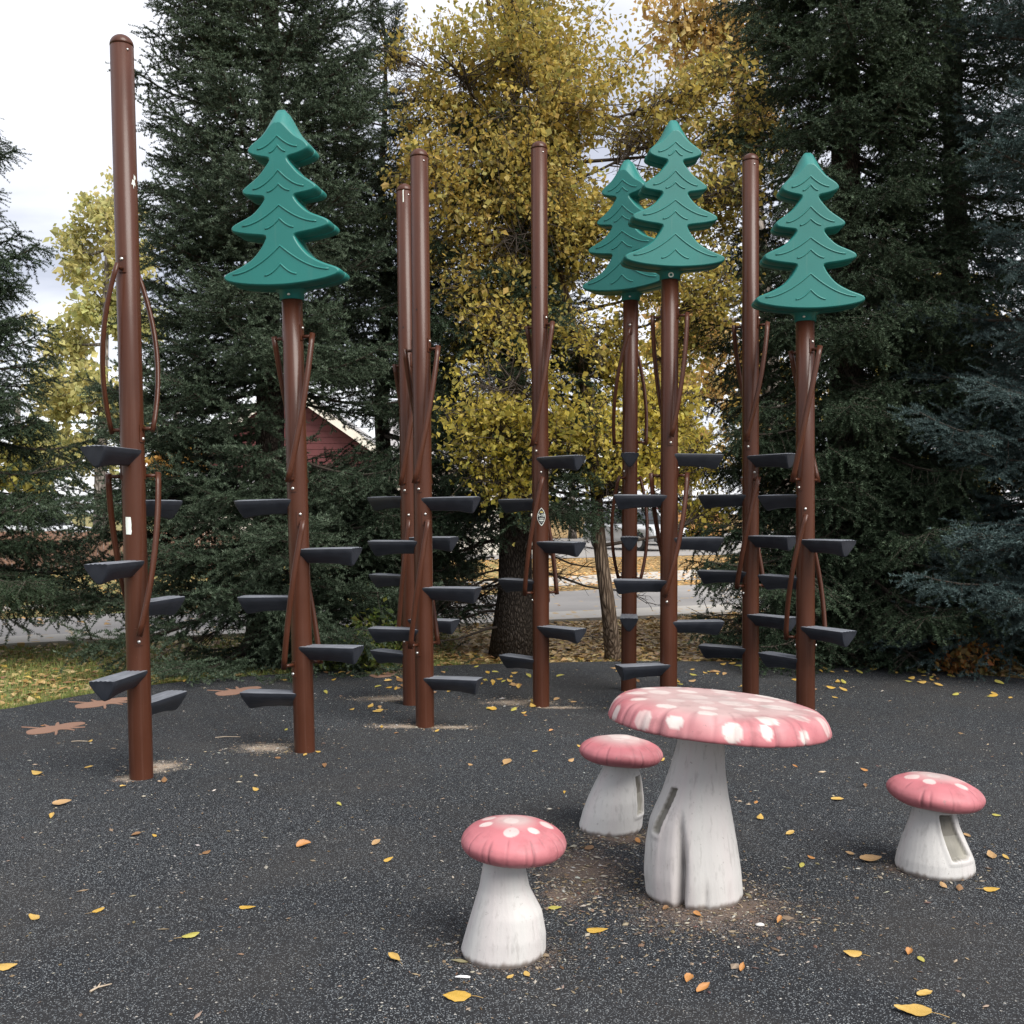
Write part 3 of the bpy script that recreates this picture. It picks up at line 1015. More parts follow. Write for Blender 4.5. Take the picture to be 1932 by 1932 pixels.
def cap_mesh(Rc, prof, seed, spots, ngroove, gdepth, fade, edge_rough, tilt):
    """prof: list of (r/R, z) from top centre over the rim to the underside"""
    rg = np.random.default_rng(seed)
    N = 260
    # refine profile
    pr = np.array(prof, dtype=float)
    L = np.concatenate([[0], np.cumsum(np.hypot(np.diff(pr[:, 0]) * Rc, np.diff(pr[:, 1])))])
    m = 76
    s = np.linspace(0, L[-1], m)
    rr = np.interp(s, L, pr[:, 0]); zz = np.interp(s, L, pr[:, 1])
    for _ in range(3):
        rr[1:-1] = (rr[:-2] + 2 * rr[1:-1] + rr[2:]) / 4; zz[1:-1] = (zz[:-2] + 2 * zz[1:-1] + zz[2:]) / 4
    th = np.linspace(0, 2 * PI, N, endpoint=False)
    TH, RR = np.meshgrid(th, rr); _, ZZ = np.meshgrid(th, zz)
    f = vnoise(seed)
    ga = np.sort((np.arange(ngroove) + rg.uniform(-0.36, 0.36, ngroove)) * 2 * PI / ngroove)
    gs = rg.uniform(0.35, 1.0, ngroove); gw = rg.uniform(0.012, 0.022, ngroove)
    G = np.zeros_like(TH)
    for a, st_, w in zip(ga, gs, gw):
        dd = np.abs((TH - a + PI) % (2 * PI) - PI)
        wob = 0.02 * np.sin(RR * 14 + a * 7)
        dd = np.abs(dd + wob * 0.5)
        start = 0.62 + 0.2 * ((a * 7.3) % 1)
        G += st_ * np.exp(-(dd / w) ** 2) * np.clip((RR - start) / 0.15, 0, 1)
    lob = f(np.stack([np.cos(TH).ravel() * 2.2, np.sin(TH).ravel() * 2.2, np.zeros(TH.size)], 1), 1.3).reshape(TH.shape)
    under = (np.arange(m)[:, None] > np.argmax(rr) + 3)
    jag = f(np.stack([np.cos(TH).ravel() * 9, np.sin(TH).ravel() * 9, np.zeros(TH.size)], 1), 2.6).reshape(TH.shape)
    rad = Rc * RR * (1 + 0.018 * lob * RR) - gdepth * G
    rad = rad + edge_rough * jag * np.clip((RR - 0.9) / 0.1, 0, 1)
    X = rad * np.cos(TH); Y = rad * np.sin(TH)
    Z = ZZ + 0.006 * lob * RR + edge_rough * 0.8 * jag * under * np.clip((RR - 0.85) / 0.1, 0, 1)
    P = np.stack([X.ravel(), Y.ravel(), Z.ravel()], 1)
    # paint
    pink = np.array([0.42, 0.140, 0.156]); pale = np.array([0.45, 0.315, 0.305]); grime = np.array([0.30, 0.27, 0.26]); white = np.array([0.57, 0.505, 0.475]); dark = np.array([0.16, 0.06, 0.07])
    n1 = f(P, 9); n2 = f(P + 5, 26); n3 = f(P + 9, 60)
    r1 = RR.ravel()
    SS = (s[:, None] * np.ones((1, N)))
    UX = (SS * np.cos(TH)).ravel(); UY = (SS * np.sin(TH)).ravel()
    k = np.clip((fade - r1) * 3.2 + 0.45 * n1 + 0.2 * n2, 0, 1)[:, None]
    C = pink * (1 - k) + pale * k
    C = C * (1 + 0.10 * n2[:, None] + 0.05 * n3[:, None])
    und = under.repeat(N, axis=1).ravel()
    if True:
        for (sx, sy, sr, al) in spots:
            dx = (UX - sx); dy = (UY - sy)
            an = 1 + 0.07 * np.sin(2 * np.arctan2(dy, dx) + sx * 40) + 0.06 * n2
            q = np.clip((sr * an + 0.003 * n3 - np.hypot(dx, dy)) / 0.0030, 0, 1) * np.clip(al + 0.02 + 0.28 * n2 + 0.16 * n3 + 0.2 * n1, 0, 1)
            q = q * (~und)
            C = C * (1 - q[:, None]) + white * q[:, None]
    g = np.clip((0.45 - np.hypot(r1, 0)) * 1.2 + 0.5 * f(P + 3, 12) - 0.25, 0, 0.55)[:, None] * (fade > 0.4)
    C = C * (1 - g) + (grime * 1.25) * g
    gg = np.clip(G.ravel(), 0, 1)[:, None] * 0.62
    C = C * (1 - gg) + dark * gg
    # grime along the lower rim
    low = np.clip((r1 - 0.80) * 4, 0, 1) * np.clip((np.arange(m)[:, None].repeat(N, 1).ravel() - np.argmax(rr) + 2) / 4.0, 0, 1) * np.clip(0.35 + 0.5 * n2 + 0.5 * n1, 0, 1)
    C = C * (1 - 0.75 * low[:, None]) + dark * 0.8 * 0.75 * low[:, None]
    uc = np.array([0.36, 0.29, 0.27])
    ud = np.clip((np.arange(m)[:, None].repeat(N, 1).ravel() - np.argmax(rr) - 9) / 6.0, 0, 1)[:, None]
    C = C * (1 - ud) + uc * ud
    idx = np.arange(m * N).reshape(m, N)
    a = idx[:-1]; b = idx[1:]
    Fc = np.stack([a.ravel(), b.ravel(), np.roll(b, -1, 1).ravel(), np.roll(a, -1, 1).ravel()], 1)
    T = Euler(tilt).to_matrix()
    P = P @ np.array(T).T
    return P, Fc, np.clip(C, 0.01, 0.9)

def stem_mesh(rows, d, depth_ratio, seed, niche=None, clefts=(), lobe=None, ncut=0.0):
    """rows: (v, uL, uR) of the outline in the picture, axis at depth d. Returns world-space verts relative to base centre"""
    f = vnoise(seed)
    N = 220; m = 110
    vs = [r[0] for r in rows]
    ztop = CH + (HZ - rows[0][0]) / F * d
    zs = np.linspace(-0.004, ztop, m)
    cx = []; hw = []
    for z in zs:
        v = HZ + (CH - z) * F / d
        uL = interp(v, vs, [r[1] for r in rows]); uR = interp(v, vs, [r[2] for r in rows])
        cx.append(((uL + uR) / 2 - 966) / F * d); hw.append((uR - uL) / 2 / F * d)
    cx = np.array(cx); hw = np.array(hw)
    for _ in range(6):
        cx[1:-1] = (cx[:-2] + 2 * cx[1:-1] + cx[2:]) / 4; hw[1:-1] = (hw[:-2] + 2 * hw[1:-1] + hw[2:]) / 4
    th = np.linspace(0, 2 * PI, N, endpoint=False)
    TH, Zg = np.meshgrid(th, zs); _, CX = np.meshgrid(th, cx); _, HW = np.meshgrid(th, hw)
    zn = Zg / ztop
    P0 = np.stack([np.cos(TH).ravel(), np.sin(TH).ravel(), Zg.ravel() * 1.4], 1)
    w1 = f(P0, 2.3).reshape(TH.shape); w2 = f(P0 * np.array([3.2, 3.2, 0.7]) + 4, 3.0).reshape(TH.shape); w3 = f(P0 * np.array([8, 8, 2.2]) + 7, 3.0).reshape(TH.shape)
    HW = HW * (1 + 0.035 * w1 * (1 - zn) + 0.014 * w2 + 0.005 * w3)
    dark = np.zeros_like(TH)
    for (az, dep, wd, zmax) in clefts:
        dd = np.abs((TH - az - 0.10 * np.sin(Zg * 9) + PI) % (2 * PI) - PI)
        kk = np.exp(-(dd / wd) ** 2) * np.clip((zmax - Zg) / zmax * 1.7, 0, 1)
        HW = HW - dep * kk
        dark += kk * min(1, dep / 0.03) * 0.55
    # rounded foot
    foot = np.clip((0.022 - Zg) / 0.022, 0, 1)
    HW = HW - 0.010 * foot ** 2
    nm = np.zeros_like(TH)
    if niche:
        (az, wang, z0, z1, dep, slant) = niche
        dd = (TH - az - slant * (Zg - (z0 + z1) / 2) + PI) % (2 * PI) - PI
        wob = 0.04 * w3
        inside = np.clip((wang * (1 + wob) - np.abs(dd)) / (wang * 0.16), 0, 1) * np.clip((Zg - z0 - 0.006 * w3) / 0.010, 0, 1) * np.clip((z1 - Zg - 0.004 * w2) / 0.010, 0, 1)
        lip = np.clip((wang * 1.45 - np.abs(dd)) / (wang * 0.3), 0, 1) * np.clip((Zg - z0 + 0.022) / 0.014, 0, 1) * np.clip((z1 + 0.016 - Zg) / 0.014, 0, 1)
        HW = HW + 0.005 * lip - (dep + 0.005) * inside
        nm = inside
    X = CX - cx[0] + HW * np.cos(TH)
    Y = HW * depth_ratio * np.sin(TH)
    P = np.stack([X.ravel(), Y.ravel(), Zg.ravel()], 1)
    white = np.array([0.47, 0.46, 0.445]); pinkish = np.array([0.49, 0.40, 0.405]); grey = np.array([0.27, 0.26, 0.25])
    n1 = f(P0 * np.array([2.2, 2.2, 0.5]) + 11, 3.0); n2 = f(P0 * np.array([6, 6, 0.8]) + 3, 3.4); n3 = f(P * 1.0, 55)
    k = np.clip(0.30 * n1 + 0.05, 0, 0.40)[:, None]
    C = white * (1 - k) + pinkish * k
    k = np.clip(0.5 * n2 - 0.30, 0, 0.40)[:, None] * np.clip(0.35 + 0.9 * n3, 0, 1)[:, None]
    C = C * (1 - k) + grey * k
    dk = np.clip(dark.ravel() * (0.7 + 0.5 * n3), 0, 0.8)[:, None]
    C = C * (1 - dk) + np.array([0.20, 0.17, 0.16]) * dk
    # foot grime
    fg = np.clip((0.020 + 0.016 * n2 - P[:, 2]) / 0.02, 0, 0.75)[:, None]
    C = C * (1 - fg) + np.array([0.16, 0.12, 0.095]) * fg
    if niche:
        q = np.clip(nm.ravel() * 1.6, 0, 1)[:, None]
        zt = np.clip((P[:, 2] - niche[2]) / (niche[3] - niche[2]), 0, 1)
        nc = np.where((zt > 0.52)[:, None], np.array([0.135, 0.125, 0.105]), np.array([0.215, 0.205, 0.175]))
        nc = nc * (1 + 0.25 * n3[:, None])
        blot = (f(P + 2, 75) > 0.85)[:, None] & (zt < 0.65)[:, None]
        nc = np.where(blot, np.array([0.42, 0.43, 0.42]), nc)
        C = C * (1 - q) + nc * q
    idx = np.arange(m * N).reshape(m, N)
    a = idx[:-1]; b = idx[1:]
    Fc = np.stack([a.ravel(), np.roll(a, -1, 1).ravel(), np.roll(b, -1, 1).ravel(), b.ravel()], 1)
    return P, Fc, np.clip(C, 0.01, 0.9), (cx[0], ztop, cx[-1] - cx[0])

STOOL_PROF = [(0.0, 0.092), (0.35, 0.088), (0.65, 0.074), (0.85, 0.056), (0.96, 0.037), (1.0, 0.018), (0.97, -0.002), (0.88, -0.018), (0.72, -0.028), (0.50, -0.030), (0.30, -0.020)]
def toadstool(name, label, cat, d, rows, cap_c, cap_w, prof, seed, spots, ngroove, fade, tilt, niche=None, clefts=(), gdepth=0.004, edge_rough=0.0015, group=None, zadd=0.0, dr=0.95):
    P, Fc, C, (bx, ztop, topoff) = stem_mesh(rows, d, dr, seed, niche, clefts)
    root = empty(name, (bx, d, 0))
    tag(root, label, cat, group)
    np_obj('stem', P, Fc, M_STEM, root, True, C)
    Rc = cap_w / 2.0 / F * d
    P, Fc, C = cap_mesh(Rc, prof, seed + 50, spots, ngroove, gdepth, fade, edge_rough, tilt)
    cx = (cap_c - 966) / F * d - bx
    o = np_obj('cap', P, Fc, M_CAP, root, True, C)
    o.location = (cx, 0, ztop + zadd)
    return root

# table
dT = gd(1688)
ts = []
rg = random.Random(12)
ring_def = [(0.425, 16, 0.040, 1.0), (0.325, 12, 0.046, 0.95), (0.215, 8, 0.050, 0.8), (0.09, 4, 0.05, 0.6)]
for (rr, n, sr, al) in ring_def:
    for k in range(n):
        a = 2 * PI * (k + rg.uniform(-0.22, 0.22)) / n + rr * 9
        q = rr + rg.uniform(-0.03, 0.03)
        ts.append((math.cos(a) * q, math.sin(a) * q, sr * rg.uniform(0.62, 1.25), al * rg.uniform(0.6, 1.05)))
TABLE_PROF = [(0.0, 0.056), (0.55, 0.055), (0.82, 0.049), (0.905, 0.040), (0.95, 0.022), (0.98, -0.008), (1.0, -0.036), (0.985, -0.044), (0.93, -0.032), (0.7, -0.012), (0.35, 0.0)]
toadstool('toadstool_table', 'large pink toadstool table with white spots and a cracked white stem', 'table', dT,
    [(1352, 1284, 1362), (1400, 1279, 1366), (1444, 1266, 1367), (1494, 1249, 1373), (1543, 1227, 1382), (1593, 1218, 1391), (1642, 1215, 1398), (1688, 1219, 1402), (1720, 1222, 1402)],
    1354, 418, TABLE_PROF, 3, ts, 34, 0.98, (R(-1.0), R(4.0), 0),
    niche=(-PI / 2 - 0.98, 0.14, 0.255, 0.435, 0.012, 1.3),
    clefts=((-PI / 2 - 0.47, 0.062, 0.085, 0.36), (-PI / 2 + 0.05, 0.008, 0.06, 0.12), (-PI / 2 + 0.62, 0.006, 0.05, 0.10), (PI * 0.6, 0.03, 0.1, 0.3), (PI * 0.1, 0.02, 0.08, 0.2)),
    gdepth=0.010, edge_rough=0.0062, zadd=0.008, dr=0.9)
def sspots(seed, n, rad, sr, al):
    g = random.Random(seed); r = []
    for k in range(n):
        a = 2 * PI * (k + g.uniform(-0.25, 0.25)) / n
        q = rad + g.uniform(-0.012, 0.012)
        r.append((math.cos(a) * q, math.sin(a) * q, sr * g.uniform(0.8, 1.15), al * g.uniform(0.7, 1.05)))
    r.append((g.uniform(-0.02, 0.02), g.uniform(-0.02, 0.02), sr * 1.1, al * 0.7))
    return r
GS = 'toadstool stools around the table'
dS = gd(1797)
toadstool('toadstool_stool', 'pink spotted toadstool stool with an unbroken plain white stem', 'stool', dS,
    [(1604, 914, 988), (1628, 912, 990), (1673, 904, 999), (1716, 891, 1022), (1756, 879, 1029), (1802, 866, 1029), (1830, 866, 1027)],
    969, 201, STOOL_PROF, 21, sspots(5, 7, 0.105, 0.026, 0.9), 22, 0.60, (R(1), R(2), 0), group=GS, zadd=0.012)
dB = gd(1563)
toadstool('toadstool_stool', 'pink toadstool stool with no clear spots, right behind the table stem', 'stool', dB,
    [(1430, 1140, 1205), (1450, 1137, 1206), (1478, 1122, 1211), (1505, 1109, 1214), (1531, 1099, 1214), (1567, 1089, 1211), (1585, 1089, 1209)],
    1171, 158, STOOL_PROF, 33, sspots(8, 3, 0.03, 0.05, 0.45), 22, 0.72, (R(-1), R(3.5), 0),
    niche=(-PI / 2 + 1.00, 0.27, 0.085, 0.262, 0.016, -0.4), group=GS, zadd=0.010)
dR = gd(1640)
toadstool('toadstool_stool', 'pink spotted toadstool stool with a bare grey patch set in its stem', 'stool', dR,
    [(1508, 1727, 1797), (1527, 1724, 1800), (1554, 1715, 1807), (1584, 1704, 1820), (1614, 1695, 1833), (1644, 1690, 1838), (1666, 1690, 1836)],
    1764, 175, STOOL_PROF, 47, sspots(9, 6, 0.11, 0.027, 0.75), 16, 0.58, (R(0), R(5), 0),
    niche=(-PI / 2 + 0.34, 0.37, 0.075, 0.248, 0.015, -1.5), group=GS, zadd=0.008)

# ------------------------------------------------------------------ lizard inlays in the rubber
M_INLAY = simple('salmon_rubber', (0.25, 0.142, 0.098), 0.85, 0.16, 120, bump=0.3)
def lizard_mesh():
    # outline read off the whole one by the grass edge, laid on the ground
    px = [(205, 592), (214, 578), (250, 566), (310, 556), (250, 550), (188, 545), (188, 539), (255, 543), (330, 551), (385, 543), (370, 526), (382, 523), (412, 538), (455, 537), (470, 516), (492, 505), (498, 512), (492, 528),
          (540, 518), (610, 509), (680, 507), (704, 513), (698, 523), (640, 537), (590, 545), (640, 548), (690, 546), (688, 552), (620, 556), (556, 556), (600, 572), (594, 577), (540, 567), (490, 566), (462, 573), (452, 596), (436, 612), (424, 610), (436, 582),
          (390, 592), (320, 600), (250, 605), (212, 603)]
    W = [ground(cx * 0.3623 / 1.5652, (1950 + cy * 0.3623) / 1.5652) for (cx, cy) in px]
    c0 = ground(105, 1374)
    pts = [(w.x - c0.x, w.y - c0.y) for w in W]
    mb = MB()
    mb.add([(x, y, 0.0) for (x, y) in pts] + [(x, y, -0.003) for (x, y) in pts],
           [tuple(reversed(range(len(pts))))] + [(i, (i + 1) % len(pts), (i + 1) % len(pts) + len(pts), i + len(pts)) for i in range(len(pts))])
    me = mb.mesh('lizard_inlay', M_INLAY)
    bm = bmesh.new(); bm.from_mesh(me)
    bmesh.ops.triangulate(bm, faces=[f for f in bm.faces if len(f.verts) > 4])
    bmesh.ops.recalc_face_normals(bm, faces=bm.faces[:])
    bm.to_mesh(me); bm.free()
    return me
LIZ = lizard_mesh()
for (u, v, w, lab) in ((105, 1374, 112, 'salmon lizard shape inlaid in the rubber near the curved grass edge, whole in view'),
                       (195, 1326, 112, 'salmon lizard shape inlaid in the rubber, its head behind the tallest pole'),
                       (450, 1304, 100, 'salmon lizard shape inlaid in the rubber beside the dark spruce foot'),
                       (735, 1271, 95, 'salmon lizard shape inlaid in the rubber behind the close pair of poles')):
    g = ground(u, v)
    o = bpy.data.objects.new('lizard_inlay', LIZ)
    link(o)
    o.location = (g.x, g.y, 0.004)
    s = w / F * g.y / (112 / F * ground(105, 1374).y)
    o.scale = (s, s, 1)
    o.rotation_euler = (0, 0, R(4))
    tag(o, lab, 'ground inlay', 'salmon lizard inlays')

# ------------------------------------------------------------------ conifers
def frames(T):
    T = T / np.linalg.norm(T, axis=1, keepdims=True)
    ref = np.where(np.abs(T[:, 2:3]) < 0.9, np.array([[0, 0, 1.0]]), np.array([[1.0, 0, 0]]))
    U = np.cross(ref, T); U /= np.linalg.norm(U, axis=1, keepdims=True)
    W = np.cross(T, U)
    return T, U, W

def bough_mesh(L, seed, hang, density, mat_n, sag, per_m=430, nl=0.0235, nw=0.0075):
    g = np.random.default_rng(seed)
    wood = MB()
    tw = []       # needle-bearing twigs: p0, p1, tipness
    def axis(s):
        return np.array([s * L, 0.05 * L * math.sin(3 * s + seed), L * (-sag * math.sin(s * 2.2) + sag * 0.55 * s ** 3)])
    A = [axis(s) for s in np.linspace(0, 1, 10)]
    wood.tube([tuple(p) for p in A], [lerp(0.010 + 0.009 * L, 0.003, i / 9) for i in range(10)], 5, cap=False)
    for i in range(5, 9):
        tw.append((A[i], A[i + 1], 0.55 + 0.1 * (i - 5)))
    nsec = int(13 * L * density) + 5
    for i in range(nsec):
        s = 0.16 + 0.82 * ((i + g.uniform(0, 0.8)) / nsec)
        base = axis(s)
        side = 1 if i % 2 else -1
        ang = R(g.uniform(38, 68))
        l = (0.46 * L * (1 - s) ** 0.75 + 0.11) * g.uniform(0.65, 1.15)
        el = g.normal(-0.06 - 0.25 * hang, 0.32)
        dirv = np.array([math.cos(ang), side * math.sin(ang), el])
        dirv /= np.linalg.norm(dirv)
        n = max(3, int(l / 0.105))
        pts = [base]
        p = base.copy(); dd = dirv.copy()
        for k in range(n):
            dd = dd + np.array([0.05, 0, -0.06 * hang * (1 if k < n * 0.6 else -1.0) + 0.03]) + g.normal(0, 0.045, 3)
            dd /= np.linalg.norm(dd)
            p = p + dd * (l / n)
            pts.append(p)
        wood.tube([tuple(q) for q in pts], [lerp(0.0055, 0.002, k / n) for k in range(n + 1)], 3, cap=False)
        for k in range(n):
            fr = (k + 1) / n
            if fr > 0.18:
                tw.append((pts[k], pts[k + 1], 0.25 + 0.5 * fr))
            if fr > 0.12:
                for sd in (-1, 1):
                    if g.random() < 0.38: continue
                    t = pts[k + 1] - pts[k]
                    t = t / np.linalg.norm(t)
                    lat = np.cross(t, np.array([0, 0, 1.0])) * sd
                    lat /= (np.linalg.norm(lat) + 1e-9)
                    l3 = (0.060 + 0.12 * (1 - fr * 0.7)) * g.uniform(0.6, 1.25)
                    dv = t * g.uniform(0.55, 0.9) + lat * g.uniform(0.6, 0.95) + np.array([0, 0, g.normal(0.02 - 0.75 * hang, 0.42)])
                    dv /= np.linalg.norm(dv)
                    q0 = pts[k] + (pts[k + 1] - pts[k]) * g.random()
                    q1 = q0 + dv * l3
                    q2 = q1 + (dv + np.array([0, 0, -0.35 * hang + 0.06]) + g.normal(0, 0.12, 3)) * (l3 * 0.5)
                    tw.append((q0, q1, 0.35 + 0.3 * fr)); tw.append((q1, q2, 0.7 + 0.3 * fr))
    P0 = np.array([t[0] for t in tw]); P1 = np.array([t[1] for t in tw]); K = np.array([t[2] for t in tw])
    Lt = np.linalg.norm(P1 - P0, axis=1)
    cnt = np.maximum(2, (Lt * per_m).astype(int))
    I = np.repeat(np.arange(len(tw)), cnt)
    T, U, W = frames(P1 - P0)
    n = len(I)
    s = g.random(n); a = g.uniform(0, 2 * PI, n)
    base = P0[I] + (P1 - P0)[I] * s[:, None]
    tilt = g.uniform(0.8, 1.3, n)
    D = T[I] * np.cos(tilt)[:, None] + (U[I] * np.cos(a)[:, None] + W[I] * np.sin(a)[:, None]) * np.sin(tilt)[:, None]
    D[:, 2] += 0.12
    ln = nl * g.uniform(0.75, 1.2, n)
    tip = base + D * ln[:, None]
    sidev = np.cross(D, g.normal(size=(n, 3)))
    sidev /= (np.linalg.norm(sidev, axis=1, keepdims=True) + 1e-9)
    hw = sidev * (nw / 2)
    V = np.stack([base - hw, base + hw, tip], 1).reshape(-1, 3)
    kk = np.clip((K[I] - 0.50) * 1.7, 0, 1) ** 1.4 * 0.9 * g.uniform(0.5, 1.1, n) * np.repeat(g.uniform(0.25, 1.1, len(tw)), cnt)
    nv = len(V)
    WV = np.array(wood.v, dtype=np.float32)
    WF = []
    for f in wood.f:
        WF.append((f[0], f[1], f[2])); WF.append((f[0], f[2], f[3]))
    WF = np.array(WF, dtype=np.int32)
    allV = np.concatenate([V, WV]); allF = np.concatenate([np.arange(nv).reshape(-1, 3), WF + nv])
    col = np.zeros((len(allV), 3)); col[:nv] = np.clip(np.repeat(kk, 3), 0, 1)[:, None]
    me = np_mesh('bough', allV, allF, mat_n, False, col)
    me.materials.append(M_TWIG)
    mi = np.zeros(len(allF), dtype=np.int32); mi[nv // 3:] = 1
    me.polygons.foreach_set('material_index', mi)
    return me

def dead_bough_mesh(L, seed):
    g = np.random.default_rng(seed)
    mb = MB()
    def ax(s): return np.array([s * L, 0.06 * L * math.sin(4 * s + seed), -0.16 * L * s * s + 0.03 * L * math.sin(9 * s)])
    A = [ax(s) for s in np.linspace(0, 1, 9)]
    mb.tube([tuple(p) for p in A], [lerp(0.016, 0.003, i / 8) for i in range(9)], 5, cap=False)
    for i in range(int(16 * L)):
        s = g.uniform(0.15, 1)
        p = ax(s); l = g.uniform(0.12, 0.5) * (1.1 - 0.6 * s)
        dv = np.array([g.uniform(0.3, 0.9), g.choice([-1, 1]) * g.uniform(0.3, 0.9), g.normal(-0.15, 0.35)])
        dv /= np.linalg.norm(dv)
        pts = [p]
        for k in range(4):
            dv = dv + g.normal(0, 0.16, 3); dv /= np.linalg.norm(dv)
            pts.append(pts[-1] + dv * l / 4)
            if g.random() < 0.7:
                e = dv + g.normal(0, 0.6, 3); e /= np.linalg.norm(e)
                mb.tube([tuple(pts[-1]), tuple(pts[-1] + e * l * g.uniform(0.2, 0.5))], [0.0026, 0.0012], 3, cap=False)
        mb.tube([tuple(q) for q in pts], [0.005, 0.004, 0.0035, 0.0025, 0.0015], 3, cap=False)
    return mb.mesh('dead_bough', M_TWIG)

BOUGH = {}
for key, mat, hang in (('green', M_NEEDLE, 0.25), ('dark', M_NEEDLE_DARK, 0.75), ('blue', M_NEEDLE_BLUE, 0.2)):
    BOUGH[key] = {}
    for ci, (L, nvar) in enumerate(((2.0, 3), (1.35, 3), (0.8, 2))):
        if key == 'blue' and ci == 2: nvar = 1
        BOUGH[key][L] = [bough_mesh(L, 100 * ci + 11 * k + (0 if key == 'green' else 1000 if key == 'dark' else 2000), hang, 1.15 if L > 0.9 else 1.3, mat, 0.14 if hang < 0.5 else 0.17) for k in range(nvar)]
DEAD = [dead_bough_mesh(1.3, 5), dead_bough_mesh(1.3, 9), dead_bough_mesh(1.0, 14)]

def spruce(label, u, d, H, R0, key, seed, zmin=0.35, zvis=8.2, lean=0.0, power=0.85, trunk_r=0.15, step=0.25, per=7, dead=0, sector=None, group='spruces behind the play area', Rmin=0.28, droop_low=0.12):
    g = random.Random(seed)
    x = (u - 966) / F * d
    root = empty('spruce_tree', (x, d, -0.03))
    tag(root, label, 'spruce', group)
    mb = MB()
    n = 14
    mb.tube([(lean * (i / n) * H + 0.03 * math.sin(i * 1.3 + seed), 0.03 * math.cos(i * 1.7), H * i / n) for i in range(n + 1)],
            [trunk_r * (1.35 if i == 0 else (1 - i / n) ** 0.9 + 0.03) for i in range(n + 1)], 14)
    mb.build('trunk', M_SPRUCE_BARK, root)
    # leader and the short inner shoots form the core of the crown
    core = MB()
    for i in range(60):
        z = g.uniform(zmin, H * 0.98)
        a = g.uniform(0, 2 * PI); l = g.uniform(0.2, 0.6) * (1 - z / H * 0.7)
        core.tube([(lean * z, 0, z), (lean * z + math.cos(a) * l, math.sin(a) * l, z + g.uniform(-0.12, 0.15))], [0.008, 0.002], 3, cap=False)
    crown = core.build('crown', M_TWIG, root)
    count = 0
    z = zmin
    k0 = g.uniform(0, 6)
    while z < H - 0.15 and count < 292:
        rad = R0 * max(0.0, 1 - z / H) ** power
        st = step if z < zvis else step * 2.2
        nb = per if z < zvis else 5
        if rad < 0.7: nb = max(4, nb - 2)
        for k in range(nb):
            a = k0 + 2 * PI * (k + g.uniform(-0.3, 0.3)) / nb
            r_ = max(Rmin, rad * g.uniform(0.72, 1.18))
            if math.sin(a) > 0.3 and g.random() < 0.6: continue
            if sector and sector(a, z): continue      # fewer on the far side
            Ls = min((2.0, 1.35, 0.8), key=lambda q: abs(q - r_) / q)
            me = g.choice(BOUGH[key][Ls])
            b = bpy.data.objects.new('bough', me)
            link(b, crown)
            zz = z + g.uniform(-0.1, 0.1)
            b.location = (lean * zz, 0, zz)
            s = r_ / Ls
            b.scale = (s, s * g.uniform(0.9, 1.2), s * g.uniform(0.9, 1.15))
            t = z / H
            pit = lerp(-droop_low, 0.55, t ** 1.1) + g.uniform(-0.12, 0.12)
            b.rotation_euler = (g.uniform(-0.25, 0.25), -pit, a)
            count += 1
        k0 += 2.4
        z += st * g.uniform(0.85, 1.15)
    # upright leader
    for k in range(3):
        b = bpy.data.objects.new('bough', BOUGH[key][0.8][0]); link(b, crown)
        b.location = (lean * H, 0, H - 0.55 + 0.1 * k); b.rotation_euler = (0, -1.35, k * 2.1); b.scale = (0.7, 0.55, 0.55)
    for k in range(dead):
        b = bpy.data.objects.new('dead_bough', DEAD[k % 3]); link(b, root)
        zz = g.uniform(0.25, max(zmin + 0.5, 1.2)); a = g.uniform(0, 2 * PI)
        b.location = (0, 0, zz); b.rotation_euler = (g.uniform(-0.3, 0.3), g.uniform(-0.05, 0.15), a)
        s = g.uniform(0.7, 1.25); b.scale = (s, s, s)
    return root

spruce('dark spruce at the street side of the lawn, its boughs drooping over the kerb', -100, 10.6, 8.8, 2.0, 'dark', 5, zmin=0.95, step=0.23, per=8, power=1.5)
spruce('broad full green spruce with boughs down to the grass behind the tallest pole', 505, 10.75, 11.6, 2.05, 'green', 17, zmin=0.22, step=0.225, per=9, zvis=7.2, sector=lambda a, z: (math.cos(a) > 0.25 and 2.15 < z < 2.70) or (math.cos(a) < -0.3 and z < 0.85), trunk_r=0.17, dead=6, power=0.8)
spruce('slim spruce with its pointed top showing, between the broad spruce and the yellow tree', 724, 12.3, 7.45, 1.7, 'dark', 23, zmin=0.9, step=0.22, power=0.75, sector=lambda a, z: math.cos(a) < 0.1 and 1.9 < z < 3.1, trunk_r=0.12, dead=10)
spruce('spruce with a bare grey trunk base, half hidden behind the yellow-leaved tree', 968, 10.95, 10.0, 2.0, 'dark', 31, zmin=1.75, step=0.28, per=6, power=1.35, trunk_r=0.185, dead=22, droop_low=0.2)
spruce('tall dark spruce nearest the tree-topped pole on the shady side', 1595, 10.9, 15.5, 1.85, 'dark', 41, zmin=0.35, step=0.215, per=8, trunk_r=0.2, dead=14, power=0.75, droop_low=0.3)
spruce('dark spruce crowded between the tall spruce and the blue one', 1800, 11.9, 14.5, 1.75, 'dark', 53, zmin=0.5, step=0.26, per=7, trunk_r=0.17, dead=10, power=0.8, droop_low=0.25)
spruce('blue-grey spruce with long low boughs reaching toward the rubber edge', 2085, 9.75, 11.0, 2.15, 'blue', 61, zmin=0.7, step=0.27, per=7, trunk_r=0.17, power=0.8)

